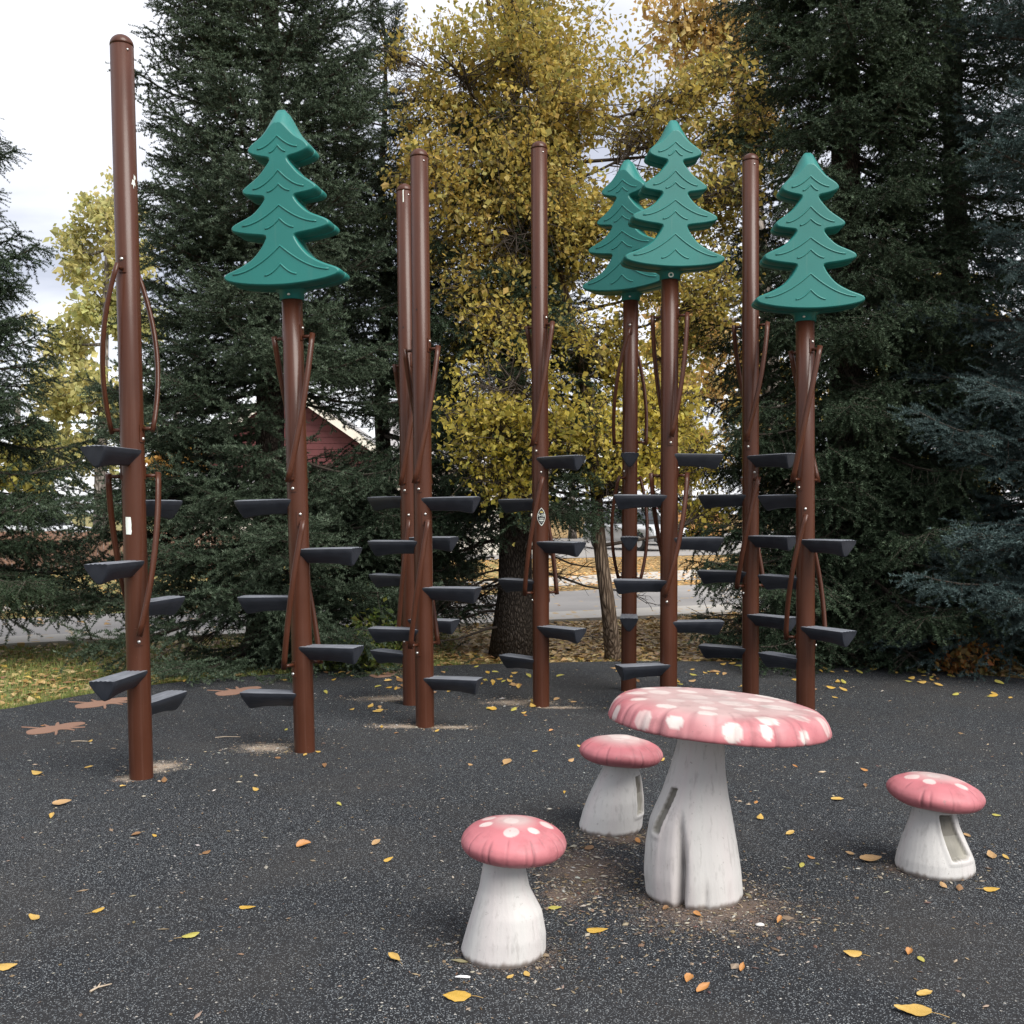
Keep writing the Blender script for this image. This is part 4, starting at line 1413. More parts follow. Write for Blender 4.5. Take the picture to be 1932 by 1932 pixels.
# ------------------------------------------------------------------ broadleaf trees
def leaf_arrays(P, size, g, cols, droop=0.35, fold=0.25):
    """kite-shaped folded leaves at points P"""
    n = len(P)
    t = g.normal(size=(n, 3)); t[:, 2] -= droop * 1.5
    t /= np.linalg.norm(t, axis=1, keepdims=True)
    u = np.cross(t, g.normal(size=(n, 3))); u /= np.linalg.norm(u, axis=1, keepdims=True)
    w = np.cross(t, u)
    sz = size * np.clip(g.lognormal(0, 0.34, n), 0.4, 1.9)
    b = P; tip = P + t * sz[:, None]
    mid = P + t * (sz * 0.42)[:, None]
    wf = sz * g.uniform(0.22, 0.44, n)
    l = mid + u * wf[:, None] + w * (sz * fold * g.uniform(-0.6, 1.4, n))[:, None]
    r = mid - u * wf[:, None] + w * (sz * fold * 0.4)[:, None]
    V = np.stack([b, l, tip, r], 1).reshape(-1, 3)
    i = np.arange(n) * 4
    Fc = np.concatenate([np.stack([i, i + 2, i + 1], 1), np.stack([i, i + 3, i + 2], 1)])
    return V, Fc, np.repeat(cols, 4, axis=0)

def leaf_cols(g, n, pal, wts):
    pal = np.array(pal); k = g.choice(len(pal), n, p=np.array(wts) / sum(wts))
    c = pal[k] * g.uniform(0.75, 1.2, (n, 1))
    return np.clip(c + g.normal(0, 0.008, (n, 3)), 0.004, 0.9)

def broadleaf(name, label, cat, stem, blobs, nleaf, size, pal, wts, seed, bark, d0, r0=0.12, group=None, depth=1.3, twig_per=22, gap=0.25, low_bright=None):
    """stem: list of (u,v,d) trunk points; blobs: (u,v,ru,rv[,dd]) leaf masses in picture units round depth d0"""
    g = np.random.default_rng(seed)
    base = at(*stem[0]) if stem[0][1] < HZ + 20 else ground(stem[0][0], stem[0][1], -0.03)
    root = empty(name, tuple(base))
    tag(root, label, cat, group)
    S3 = [base] + [at(*s) for s in stem[1:]]
    loc = [p - base for p in S3]
    mb = MB()
    # smooth trunk
    pts = []
    for i in range(len(loc) - 1):
        for k in range(4):
            t = k / 4
            p0, p1, p2, p3 = loc[max(i - 1, 0)], loc[i], loc[i + 1], loc[min(i + 2, len(loc) - 1)]
            pts.append(0.5 * ((2 * p1) + (p2 - p0) * t + (2 * p0 - 5 * p1 + 4 * p2 - p3) * t * t + (3 * p1 - p0 - 3 * p2 + p3) * t ** 3))
    pts.append(loc[-1])
    m = len(pts)
    mb.tube(pts, [max(0.012, r0 * (1.3 if i == 0 else 1.0 if i < 3 else 1 - 0.85 * i / m)) for i in range(m)], 14)
    mb.build('trunk', bark, root)
    lb = MB()
    LP = []; LB = []
    tot = sum(b[2] * b[3] for b in blobs)
    for bi, b in enumerate(blobs):
        dd = b[4] if len(b) > 4 else g.uniform(-0.5, 0.5)
        c = at(b[0], b[1], d0 + dd) - base
        rx, rz = b[2] / F * d0, b[3] / F * d0
        ry = min(depth, (rx + rz) / 2 * 1.1)
        # limb from the nearest lower trunk point
        cand = [p for p in pts if p.z < c.z + 0.3] or [pts[0]]
        src = min(cand, key=lambda p: (p - c).length + 0.25 * abs(p.z - (c.z - 0.5)))
        mid = src.lerp(c, 0.5) + Vector((g.normal(0, 0.1), g.normal(0, 0.1), -0.08))
        lr = max(0.012, r0 * 0.28)
        lb.tube([src, src.lerp(mid, 0.5), mid, c], [lr, lr * 0.8, lr * 0.6, lr * 0.35], 6, cap=False)
        tips = []
        for k in range(twig_per):
            v = g.normal(size=3); v /= np.linalg.norm(v)
            q = g.uniform(0.55, 1.02)
            e = c + Vector((v[0] * rx * q, v[1] * ry * q, v[2] * rz * q))
            s0 = mid.lerp(c, g.uniform(0.1, 1.0))
            h = s0.lerp(e, 0.5) + Vector(g.normal(0, 0.06, 3)) * (rx + 0.3)
            lb.tube([s0, h, e], [lr * 0.35, lr * 0.2, 0.0025], 4, cap=False)
            tips.append((s0, h, e))
            for j in range(3):
                e2 = h.lerp(e, g.uniform(0, 0.8)); e3 = e2 + Vector(g.normal(0, 1, 3)) * 0.16 * (rx + 0.35)
                lb.tube([e2, e3], [0.004, 0.0015], 3, cap=False)
                tips.append((e2, e2.lerp(e3, 0.5), e3))
        n = int(nleaf * b[2] * b[3] / tot)
        T = np.array([[list(a), list(h), list(e)] for (a, h, e) in tips])
        k = g.integers(0, len(T), n)
        s = g.random(n) ** 0.75
        A, Hh, E = T[k, 0], T[k, 1], T[k, 2]
        P = A * ((1 - s) ** 2)[:, None] + Hh * (2 * s * (1 - s))[:, None] + E * (s ** 2)[:, None]
        P = P + g.normal(0, 1, (n, 3)) * (0.055 + 0.07 * np.array([rx, ry, rz]))
        LP.append(P)
        LB.append(np.full(n, b[1]))
    lb.build('branches', bark if bark is not M_BARK else M_TWIG, root)
    P = np.concatenate(LP)
    fz = vnoise(seed + 9)
    keep = fz(P, 2.4) + 0.5 * fz(P + 3, 6.0) > -1.0 + gap * 2
    P = P[keep]
    cols = leaf_cols(g, len(P), pal, wts)
    cols = cols * (1 + 0.16 * np.clip(fz(P + 8, 1.1), -1.3, 1.3))[:, None] * np.stack([1 + 0.08 * fz(P + 2, 0.8), np.ones(len(P)), np.ones(len(P))], 1)
    cols = np.clip(cols, 0.004, 0.9)
    if low_bright:
        zz = P[:, 2] + base.z
        k = np.clip((low_bright[0] - zz) / low_bright[1] + g.normal(0, 0.25, len(P)), 0, 1)[:, None]
        c2 = leaf_cols(g, len(P), low_bright[2], low_bright[3])
        cols = cols * (1 - k) + c2 * k
    V, Fc, C = leaf_arrays(P, size, g, cols)
    o = np_obj('crown', V, Fc, M_LEAF, root, False, C)
    return root

YEL = [(0.53, 0.41, 0.10), (0.44, 0.37, 0.105), (0.52, 0.37, 0.095), (0.33, 0.305, 0.095), (0.60, 0.49, 0.16)]
BRI = [(0.72, 0.58, 0.11), (0.62, 0.54, 0.11), (0.76, 0.63, 0.18), (0.44, 0.42, 0.10)]
broadleaf('yellow_tree', 'yellow-leaved tree with a curved ridged trunk rooted at the rubber edge', 'tree',
    [(1157, 1247, 10.47), (1148, 1150, 10.45), (1132, 1030, 10.45), (1122, 900, 10.45), (1100, 700, 10.5), (1045, 480, 10.6), (975, 260, 10.7), (930, 60, 10.8), (900, -160, 10.9)],
    [(1010, 60, 230, 130), (860, 130, 120, 110), (900, 270, 160, 120), (1120, 190, 180, 130), (1270, 250, 150, 120), (820, 330, 95, 110), (1000, 360, 150, 90), (1160, 380, 160, 90),
     (1330, 400, 130, 110), (1420, 340, 70, 60), (900, 440, 120, 80), (1050, 500, 120, 70), (1230, 520, 120, 80), (1360, 540, 70, 80), (870, 540, 70, 50), (1290, 640, 80, 70),
     (960, 720, 110, 70, -0.9), (900, 790, 80, 70, -0.9), (1010, 810, 120, 80, -0.7), (930, 880, 85, 55, -0.7), (1120, 800, 80, 60, -0.5), (1180, 690, 70, 70), (1220, 850, 100, 60, -0.3), (1160, 910, 60, 35, -0.4),
     (1320, 860, 70, 60, 0.3), (1340, 960, 55, 45, 0.4), (1290, 770, 60, 60), (1050, -110, 260, 110), (800, 470, 40, 60), (985, 930, 50, 35, -0.6), (775, 190, 55, 80), (765, 330, 45, 70), (1000, 610, 140, 60), (1120, 640, 110, 70, -0.3), (860, 650, 45, 40), (1230, 760, 80, 70), (1440, 250, 60, 70), (740, 110, 30, 40), (1380, 160, 90, 80), (985, 300, 110, 100, -0.6), (1010, 200, 120, 90, -0.5), (960, 430, 110, 90, -0.6), (1080, 420, 100, 90, -0.4), (920, 600, 80, 50, -0.5)],
    84000, 0.047, YEL, [3, 3, 2, 2, 1], 71, M_BARK, 10.5, r0=0.082, low_bright=(3.6, 1.5, BRI, [3, 3, 2, 2]), twig_per=34, gap=0.30)

ORA = [(0.60, 0.40, 0.13), (0.64, 0.46, 0.18), (0.52, 0.33, 0.12), (0.58, 0.47, 0.19)]
broadleaf('orange_tree', 'sparse orange-leaved tree with thick pale limbs behind the yellow tree', 'tree',
    [(1500, 1140, 17.0), (1470, 900, 17.0), (1445, 600, 17.0), (1420, 330, 17.0), (1395, 150, 17.0), (1370, 20, 17.0), (1340, -120, 17.0)],
    [(1270, 40, 110, 70), (1330, 110, 90, 80), (1400, 60, 90, 100), (1290, -70, 160, 80), (1420, 200, 70, 80), (1370, 270, 70, 60), (1330, 720, 70, 60), (1400, 660, 60, 70), (1270, 590, 60, 50), (1400, 820, 80, 50), (1320, 640, 50, 40)],
    8500, 0.100, ORA, [3, 3, 2, 2], 83, M_PALEBARK, 17.0, r0=0.20, depth=1.8, twig_per=16, gap=0.22)

GRN = [(0.50, 0.47, 0.19), (0.56, 0.50, 0.21), (0.42, 0.42, 0.17), (0.58, 0.49, 0.18)]
broadleaf('yellow_green_tree', 'pale yellow-green tree beyond the street beside the dark lawn spruce', 'tree',
    [(190, 1062, 31), (190, 900, 31), (195, 740, 31), (200, 560, 31), (205, 400, 31)],
    [(205, 400, 70, 80), (150, 480, 60, 80), (260, 470, 60, 80), (190, 570, 90, 80), (110, 640, 70, 80), (250, 620, 70, 90), (150, 740, 100, 80), (80, 760, 60, 70), (240, 760, 80, 80), (150, 850, 110, 60)],
    11500, 0.165, GRN, [3, 3, 2, 1], 97, M_PALEBARK, 31.0, r0=0.22, depth=2.6, twig_per=14, gap=0.2)
g_ = random.Random(77)
FARPAL = [[(0.50, 0.36, 0.08), (0.42, 0.34, 0.10), (0.55, 0.40, 0.12)], [(0.40, 0.37, 0.10), (0.30, 0.31, 0.09), (0.46, 0.40, 0.13)], [(0.52, 0.30, 0.08), (0.45, 0.25, 0.06), (0.56, 0.38, 0.12)]]
for (u, d, top, w, pi, lab) in ((1300, 52, 560, 110, 0, 'golden far tree beyond the parked vehicles, behind the orange tree'), (1440, 58, 640, 100, 0, 'golden far tree glimpsed between the orange tree and tall spruce'), (1660, 50, 600, 120, 1, 'yellow-green far tree glimpsed through the tall dark spruce'),
                               (1850, 54, 520, 130, 0, 'golden far tree glimpsed behind the crowded dark spruces'), (880, 56, 690, 120, 1, 'yellow-green far tree behind the bare-trunked spruce'), (1080, 60, 700, 120, 1, 'yellow-green far tree behind the yellow tree trunk'),
                               (30, 46, 800, 110, 1, 'low yellow-green far tree above the plank fence'), (330, 48, 820, 90, 2, 'rusty far tree beside the red gabled house')):
    bl = []
    for k in range(7):
        bl.append((u + g_.uniform(-0.6, 0.6) * w, lerp(top + 50, 900, k / 6) + g_.uniform(-25, 25), w * g_.uniform(0.4, 0.65), g_.uniform(50, 80)))
    broadleaf('distant_tree', lab, 'tree', [(u, HZ + CH * F / d, d), (u, 900, d), (u + 4, 750, d), (u, top + 60, d)], bl, 5200, 0.34, FARPAL[pi], [3, 2, 2], int(u), M_PALEBARK, d, r0=0.22, group='far trees beyond the street', depth=4, twig_per=9, gap=0.12)

# low shrubs
SHG = [(0.10, 0.14, 0.035), (0.16, 0.19, 0.05), (0.26, 0.26, 0.06), (0.07, 0.10, 0.03)]
broadleaf('leafy_shrub', 'small green leafy shrub at the rubber edge behind the close pair of poles', 'shrub', [(700, 1257, 10.1), (700, 1225, 10.1), (702, 1190, 10.1)],
    [(665, 1215, 40, 32), (710, 1205, 45, 40), (750, 1225, 40, 28), (700, 1235, 60, 22), (620, 1235, 35, 20)], 2600, 0.05, SHG, [3, 3, 2, 2], 7, M_TWIG, 10.1, r0=0.02, depth=0.3, twig_per=10, gap=0.0)
broadleaf('leafy_shrub', 'small rusty orange shrub under the blue-grey spruce', 'shrub', [(1840, 1262, 9.7), (1840, 1245, 9.7), (1842, 1228, 9.7)],
    [(1815, 1240, 34, 15), (1845, 1232, 34, 20), (1875, 1245, 30, 14)], 700, 0.05, [(0.36, 0.15, 0.045), (0.30, 0.18, 0.06), (0.20, 0.15, 0.05)], [3, 2, 2], 8, M_TWIG, 9.75, r0=0.012, depth=0.25, twig_per=8, gap=0.0)

# ------------------------------------------------------------------ street beyond: house, fence, vehicles
M_RED = simple('dark_red_siding', (0.105, 0.026, 0.027), 0.7, 0.12, 3)
M_FASCIA = simple('cream_trim', (0.66, 0.62, 0.54), 0.6, 0.06, 4)
M_ROOF = simple('grey_shingle', (0.30, 0.29, 0.29), 0.85, 0.2, 14, bump=0.4)
M_GLASS = simple('dark_window_glass', (0.02, 0.025, 0.03), 0.08, 0.1, 2, spec=0.8)
M_FENCE = simple('weathered_fence_wood', (0.20, 0.115, 0.080), 0.8, 0.3, 9, bump=0.3)
hd = 36.0
hx = (545 - 966) / F * hd
house = empty('gabled_house', (hx, hd, -0.03))
tag(house, 'dark red gabled house with cream trim behind the broad spruce', 'house')
ax_, az_ = 0.0, CH + (HZ - 722) / F * hd
ew, ez = 3.05, CH + (HZ - 842) / F * hd
mb = MB(); W2 = 2.75
zt_e = az_ - (az_ - ez) * (W2 / ew) - 0.12
mb.add([(-W2, 0, 0), (W2, 0, 0), (W2, 0, zt_e), (0, 0, az_ - 0.14), (-W2, 0, zt_e), (-W2, 8, 0), (W2, 8, 0), (W2, 8, zt_e), (0, 8, az_ - 0.14), (-W2, 8, zt_e)],
       [(0, 1, 2, 3, 4), (1, 6, 7, 2), (5, 0, 4, 9), (6, 5, 9, 8, 7)])
mb.build('wall', M_RED, house)
for k in range(26):      # lap siding boards
    z0 = 0.12 + k * 0.21
    half = W2 - 0.01 if z0 + 0.2 < zt_e else max(0.0, W2 * (az_ - 0.16 - z0 - 0.2) / (az_ - 0.14 - zt_e))
    if half < 0.2: break
    m2 = MB(); m2.box((-half, -0.028, z0), (half, -0.004, z0 + 0.195)); m2.build('siding_board', M_RED, house)
for sg in (-1, 1):
    m2 = MB()
    Q = [(0, az_), (sg * ew, ez), (sg * ew, ez - 0.16), (0, az_ - 0.16)]
    V = [(x, -0.45, z) for (x, z) in Q] + [(x, 8.4, z) for (x, z) in Q]
    m2.add(V, [(0, 1, 2, 3), (4, 7, 6, 5), (0, 4, 5, 1), (1, 5, 6, 2), (2, 6, 7, 3)])
    rf = m2.build('roof', M_ROOF, house)
    m3 = MB()
    Q = [(0, az_ + 0.02), (sg * (ew + 0.02), ez + 0.02), (sg * (ew + 0.02), ez - 0.30), (0, az_ - 0.33)]
    V = [(x, -0.50, z) for (x, z) in Q] + [(x, -0.455, z) for (x, z) in Q]
    m3.add(V, [(0, 1, 2, 3), (4, 7, 6, 5), (0, 4, 5, 1), (1, 5, 6, 2), (2, 6, 7, 3), (3, 7, 4, 0)])
    m3.build('fascia', M_FASCIA, rf)
wd = MB(); wd.box((-0.5, -0.06, 2.3), (0.5, -0.03, 3.5)); w = wd.build('window', M_FASCIA, house)
wp = MB(); wp.box((-0.43, -0.075, 2.37), (0.43, -0.062, 3.43)); wp.build('pane', M_GLASS, w)
# lower pale wing and garage
wing = empty('house_wing', (hx + 4.6, hd + 2, -0.03))
tag(wing, 'pale low house with grey shingle roof beside the red gable', 'house')
mb = MB(); mb.box((-1.4, 0, 0), (4.4, 5, 3.2)); mb.build('wall', M_FASCIA, wing)
mb = MB(); mb.add([(-1.7, -0.5, 3.1), (4.7, -0.5, 3.1), (4.7, 2.6, 5.2), (-1.7, 2.6, 5.2), (-1.7, 5.5, 3.1), (4.7, 5.5, 3.1)], [(0, 1, 2, 3), (3, 2, 5, 4)]); mb.build('roof', M_ROOF, wing)
mb = MB(); mb.box((1.0, -0.04, 1.2), (2.2, -0.01, 2.3)); mb.build('window', M_GLASS, wing)
gar = empty('garage', ((415 - 966) / F * 30, 30, -0.03))
tag(gar, 'low garage with a grey shingle roof in front of the red house', 'garage')
mb = MB(); mb.box((-1.3, 0, 0), (1.3, 4, 2.05)); mb.build('wall', simple('brown_siding', (0.12, 0.085, 0.07), 0.8), gar)
mb = MB(); mb.add([(-1.6, -0.4, 2.02), (1.6, -0.4, 2.02), (1.6, 2, 2.75), (-1.6, 2, 2.75), (-1.6, 4.4, 2.02), (1.6, 4.4, 2.02)], [(0, 1, 2, 3), (3, 2, 5, 4)]); mb.build('roof', M_ROOF, gar)
mb = MB(); mb.box((-1.6, -0.44, 1.92), (1.6, -0.405, 2.06)); mb.build('fascia', M_FASCIA, gar)
mb = MB(); mb.box((-1.0, -0.04, 0.05), (1.0, -0.01, 1.85)); mb.build('door', M_FASCIA, gar)

fence = empty('plank_fence', (0, 0, 0))
tag(fence, 'brown vertical plank fence across the street behind the lawn spruce', 'fence')
g_ = random.Random(3)
fd = 26.5
pl = MB(); pl.box((-0.067, -0.012, 0.0), (0.067, 0.012, 1.0)); plm = pl.mesh('plank', M_FENCE)
for k in range(46):
    o = bpy.data.objects.new('plank', plm); link(o, fence)
    o.location = (-13.8 + k * 0.147, fd + k * 0.02, 0.0 + g_.uniform(-0.01, 0.02)); o.scale = (1, 1, g_.uniform(0.97, 1.02))
for zz in (0.2, 0.8):
    r = MB(); r.box((-13.9, fd + 0.02, zz), (-7.0, fd + 0.06, zz + 0.08), Matrix.Rotation(0, 4, 'Z'))
    ro = r.build('rail', M_FENCE, fence)
    ro.rotation_euler = (0, 0, 0)

M_TYRE = simple('tyre_rubber', (0.015, 0.015, 0.016), 0.85)
M_RIM = simple('alloy_rim', (0.45, 0.45, 0.46), 0.35, 0.05, 5, 0.8)
M_LAMP = simple('headlamp_lens', (0.75, 0.76, 0.78), 0.1, 0.03, 5)
M_TAIL = simple('dark_trim', (0.03, 0.03, 0.032), 0.5)
def paint(name, c):
    t = NT(name); t.color(c).set(Roughness=0.28); t.b.inputs['Coat Weight'].default_value = 0.6; t.b.inputs['Coat Roughness'].default_value = 0.08
    return t.m
def vehicle(name, label, cat, loc, rz, mat, pickup=False):
    """front towards +X"""
    v = empty(name, loc, rz)
    tag(v, label, cat, 'vehicles parked on the side street')
    Lh, Wd = 2.35, 0.92
    def loft(profile, ws, nm, m, parent):
        bm = bmesh.new()
        rows = []
        for (y, sc) in ws:
            rows.append([bm.verts.new((x * sc[0] + sc[2], y, sc[1](z))) for (x, z) in profile])
        n = len(profile)
        for a, b in zip(rows[:-1], rows[1:]):
            for k in range(n):
                bm.faces.new((a[k], a[(k + 1) % n], b[(k + 1) % n], b[k]))
        bm.faces.new(rows[0][::-1]); bm.faces.new(rows[-1])
        bmesh.ops.recalc_face_normals(bm, faces=bm.faces[:])
        bmesh.ops.bevel(bm, geom=[e for e in bm.edges if len(e.link_faces) == 2 and e.calc_face_angle(0) > 0.5], offset=0.035, segments=2, affect='EDGES')
        me = bpy.data.meshes.new(nm); bm.to_mesh(me); bm.free()
        me.polygons.foreach_set('use_smooth', [True] * len(me.polygons))
        me.materials.append(m)
        return link(bpy.data.objects.new(nm, me), parent)
    ident = lambda z: z
    arch = lambda cx: [(cx + 0.40 * math.cos(a), 0.36 + 0.40 * math.sin(a)) for a in [PI - i * PI / 8 for i in range(9)]]
    low = [(-Lh, 0.42)] + [(-1.42 - 0.40, 0.36)] + arch(-1.42)[1:-1] + [(-1.02, 0.36), (1.02, 0.36)] + arch(1.42)[1:-1] + [(1.82, 0.36), (Lh, 0.40), (Lh + 0.03, 0.72), (Lh - 0.05, 0.93), (0.95, 1.06), (-Lh + 0.04, 1.06)]
    loft(low, [(-Wd, (0.985, ident, 0)), (-Wd + 0.06, (1, ident, 0)), (Wd - 0.06, (1, ident, 0)), (Wd, (0.985, ident, 0))], 'body', mat, v)
    if pickup:
        cab = [(-0.55, 1.04), (1.05, 1.04), (0.35, 1.70), (-0.48, 1.72)]
    else:
        cab = [(-2.2, 1.04), (1.05, 1.04), (0.30, 1.66), (-1.95, 1.70)]
    loft(cab, [(-Wd + 0.05, (1, ident, 0)), (-Wd + 0.22, (0.985, lambda z: z if z < 1.1 else z, 0)), (Wd - 0.22, (0.985, ident, 0)), (Wd - 0.05, (1, ident, 0))], 'window', M_GLASS, v)
    rf = MB(); x0 = cab[3][0] - 0.03; x1 = cab[2][0] + 0.03
    rf.cbox((x0, -Wd + 0.06, 1.64), (x1, Wd - 0.06, 1.76), 0.03); rf.build('roof', mat, v)
    for sy in (-1, 1):
        for (xa, xb) in ((1.02, 0.30), (cab[0][0] + 0.02, cab[3][0] + 0.02)) + (() if pickup else ((-0.4, -0.42),)):
            p = MB(); p.tube([(xa, sy * (Wd - 0.045), 1.03), (xb, sy * (Wd - 0.045), 1.68)], 0.045, 6); p.build('pillar', mat, v)
        h = MB(); h.cbox((Lh - 0.12, sy * 0.62 - 0.2, 0.70), (Lh + 0.045, sy * 0.62 + 0.2, 0.86), 0.02); h.build('headlight', M_LAMP, v)
        mr = MB(); mr.cbox((0.72, sy * (Wd + 0.02) - 0.02 + (0.02 if sy > 0 else -0.12), 1.02), (0.84, sy * (Wd + 0.02) + 0.02 + (0.12 if sy > 0 else -0.02), 1.18), 0.02); mr.build('wing_mirror', mat, v)
        for cx in (-1.42, 1.42):
            w = MB()
            Mx = Matrix.Translation((cx, sy * (Wd - 0.13), 0.36)) @ Matrix.Rotation(PI / 2, 4, 'X')
            w.lathe([(0.22, -0.11), (0.33, -0.115), (0.36, -0.08), (0.36, 0.08), (0.33, 0.115), (0.22, 0.11)], 24, Mx)
            wo = w.build('wheel', M_TYRE, v)
            r = MB(); r.lathe([(0.235, -0.10), (0.12, -0.085), (0.02, -0.09)], 16, Mx); r.lathe([(0.235, 0.10), (0.12, 0.085), (0.02, 0.09)], 16, Mx); r.build('rim', M_RIM, wo)
    gr = MB(); gr.cbox((Lh - 0.02, -0.40, 0.62), (Lh + 0.05, 0.40, 0.84), 0.02); gr.build('grille', M_TAIL, v)
    bp = MB(); bp.cbox((Lh - 0.05, -Wd + 0.05, 0.38), (Lh + 0.10, Wd - 0.05, 0.58), 0.04); bp.build('bumper', M_TAIL, v)
    return v
def gp(u, d): return ((u - 966) / F * d, d, -0.02)
vehicle('parked_car', 'silver car with dark windows parked on the side street, behind the yellow tree trunk', 'car', gp(1196, 43), R(-58), paint('silver_paint', (0.50, 0.52, 0.54)))
vehicle('pickup_truck', 'dark red pickup parked beyond the silver car', 'truck', gp(1256, 49), R(-60), paint('dark_red_paint', (0.09, 0.015, 0.018)), True)
vehicle('parked_car', 'white car parked above the plank fence behind the lawn spruce', 'car', gp(62, 38), R(-15), paint('white_paint', (0.66, 0.68, 0.70)))
# wood-sided trailer
tr = empty('utility_trailer', gp(1312, 47), R(8))
tag(tr, 'wood-sided utility trailer parked next to the dark red pickup', 'trailer')
M_PLY = simple('orange_board', (0.38, 0.19, 0.06), 0.75, 0.2, 5)
mb = MB(); mb.box((-1.1, -0.6, 0.42), (1.1, 0.6, 0.50)); mb.build('deck', M_TAIL, tr)
for k in range(4):
    b = MB(); b.box((-1.1, -0.64, 0.50 + k * 0.26), (1.1, -0.605, 0.50 + k * 0.26 + 0.24)); b.build('side_board', M_PLY, tr)
for sx in (-1.05, 0, 1.05):
    b = MB(); b.box((sx - 0.04, -0.69, 0.42), (sx + 0.04, -0.642, 1.6)); b.build('stake', M_TAIL, tr)
for sy in (-0.68, 0.6):
    w = MB(); w.lathe([(0.15, -0.08), (0.28, -0.08), (0.30, -0.05), (0.30, 0.05), (0.28, 0.08), (0.15, 0.08)], 20, Matrix.Translation((0, sy, 0.30)) @ Matrix.Rotation(PI / 2, 4, 'X')); w.build('wheel', M_TYRE, tr)

# ------------------------------------------------------------------ leaf litter, grass, chips (uncountable)
def in_rub(P, grow=0.0):
    """even-odd test against the rubber outline"""
    x, y = P[:, 0], P[:, 1]
    res = np.zeros(len(P), bool)
    n = len(RUB)
    for i in range(n):
        x1_, y1_ = RUB[i]; x2_, y2_ = RUB[(i + 1) % n]
        c = ((y1_ > y) != (y2_ > y)) & (x < (x2_ - x1_) * (y - y1_) / (y2_ - y1_ + 1e-12) + x1_)
        res ^= c
    return res
gn = np.random.default_rng(2024)
def flat_leaves(P, size, g, cols, lift=0.02, curl=0.5):
    n = len(P)
    a = g.uniform(0, 2 * PI, n); sz = size * g.uniform(0.6, 1.3, n)
    dx, dy = np.cos(a), np.sin(a)
    t = np.stack([dx, dy, g.normal(0, 0.18, n)], 1); u = np.stack([-dy, dx, g.normal(0, 0.22, n)], 1)
    z = np.array([0, 0, 1.0])
    cu = g.uniform(-0.2, curl, n)[:, None]
    P = P + np.stack([np.zeros(n), np.zeros(n), g.uniform(0.004, lift, n)], 1)
    b = P - t * sz[:, None] * 0.5; tip = P + t * sz[:, None] * 0.5
    l = P + u * sz[:, None] * 0.33 + z * (sz[:, None] * 0.35 * cu); r = P - u * sz[:, None] * 0.33 + z * (sz[:, None] * 0.35 * cu)
    V = np.stack([b, l, tip, r], 1).reshape(-1, 3)
    i = np.arange(n) * 4
    Fc = np.concatenate([np.stack([i, i + 2, i + 1], 1), np.stack([i, i + 3, i + 2], 1)])
    return V, Fc, np.repeat(cols, 4, 0)
LIT = [(0.40, 0.27, 0.115), (0.31, 0.19, 0.075), (0.46, 0.35, 0.175), (0.23, 0.135, 0.06), (0.43, 0.30, 0.075)]
n = 52000
P = np.stack([gn.uniform(-7.5, 7.5, n), gn.uniform(7.2, 17.0, n), np.full(n, -0.03)], 1)
ynear = 11.45 + (P[:, 0] + 6) / 9 * 3.85
fl = vnoise(5)
dens = np.where(P[:, 0] < -2.2, 0.48, 0.95) + 0.25 * fl(P, 0.9)
keep = (~in_rub(P)) & (P[:, 1] < ynear + 0.15) & (gn.random(n) < dens)
P = P[keep]
lit = np_obj('leaf_litter', *(lambda a: (a[0], a[1]))(flat_leaves(P, 0.082, np.random.default_rng(1), leaf_cols(gn, len(P), LIT, [4, 3, 3, 2, 1]), 0.035)), M_FALLEN, None, False,
             np.repeat(leaf_cols(gn, len(P), LIT, [4, 3, 3, 2, 1]), 4, 0))
tag(lit, 'tan and yellow fallen leaves covering the lawn under the trees', 'fallen leaves', kind='stuff')
# far litter on the street verges
n = 9000
P = np.stack([gn.uniform(-12, 12, n), gn.uniform(12, 34, n), np.full(n, -0.012)], 1)
tt = (P[:, 0] + 6) / 9
y2 = 15.6 + tt * 5.8
keep = (P[:, 1] > y2 - 0.5 * gn.random(n)) | ((P[:, 1] > 11.45 + tt * 3.85) & (gn.random(n) < 0.10))
P = P[keep]
fl2 = np_obj('leaf_litter', *flat_leaves(P, 0.11, np.random.default_rng(3), leaf_cols(gn, len(P), LIT, [3, 4, 2, 2, 1]))[:2], M_FALLEN, None, False, np.repeat(leaf_cols(gn, len(P), [(0.55, 0.31, 0.10), (0.48, 0.25, 0.07), (0.58, 0.40, 0.18)], [3, 3, 2]), 4, 0))
tag(fl2, 'orange fallen leaves blown over the street and its verges', 'fallen leaves', kind='stuff')

# grass blades
n = 46000
P = np.stack([gn.uniform(-7.5, -0.6, n), gn.uniform(6.5, 12.8, n), np.full(n, -0.03)], 1)
ynear = 11.45 + (P[:, 0] + 6) / 9 * 3.85
keep = (~in_rub(P)) & (P[:, 1] < ynear) & (gn.random(n) < np.clip(0.85 + 0.3 * fl(P, 1.3), 0, 1))
P = P[keep]
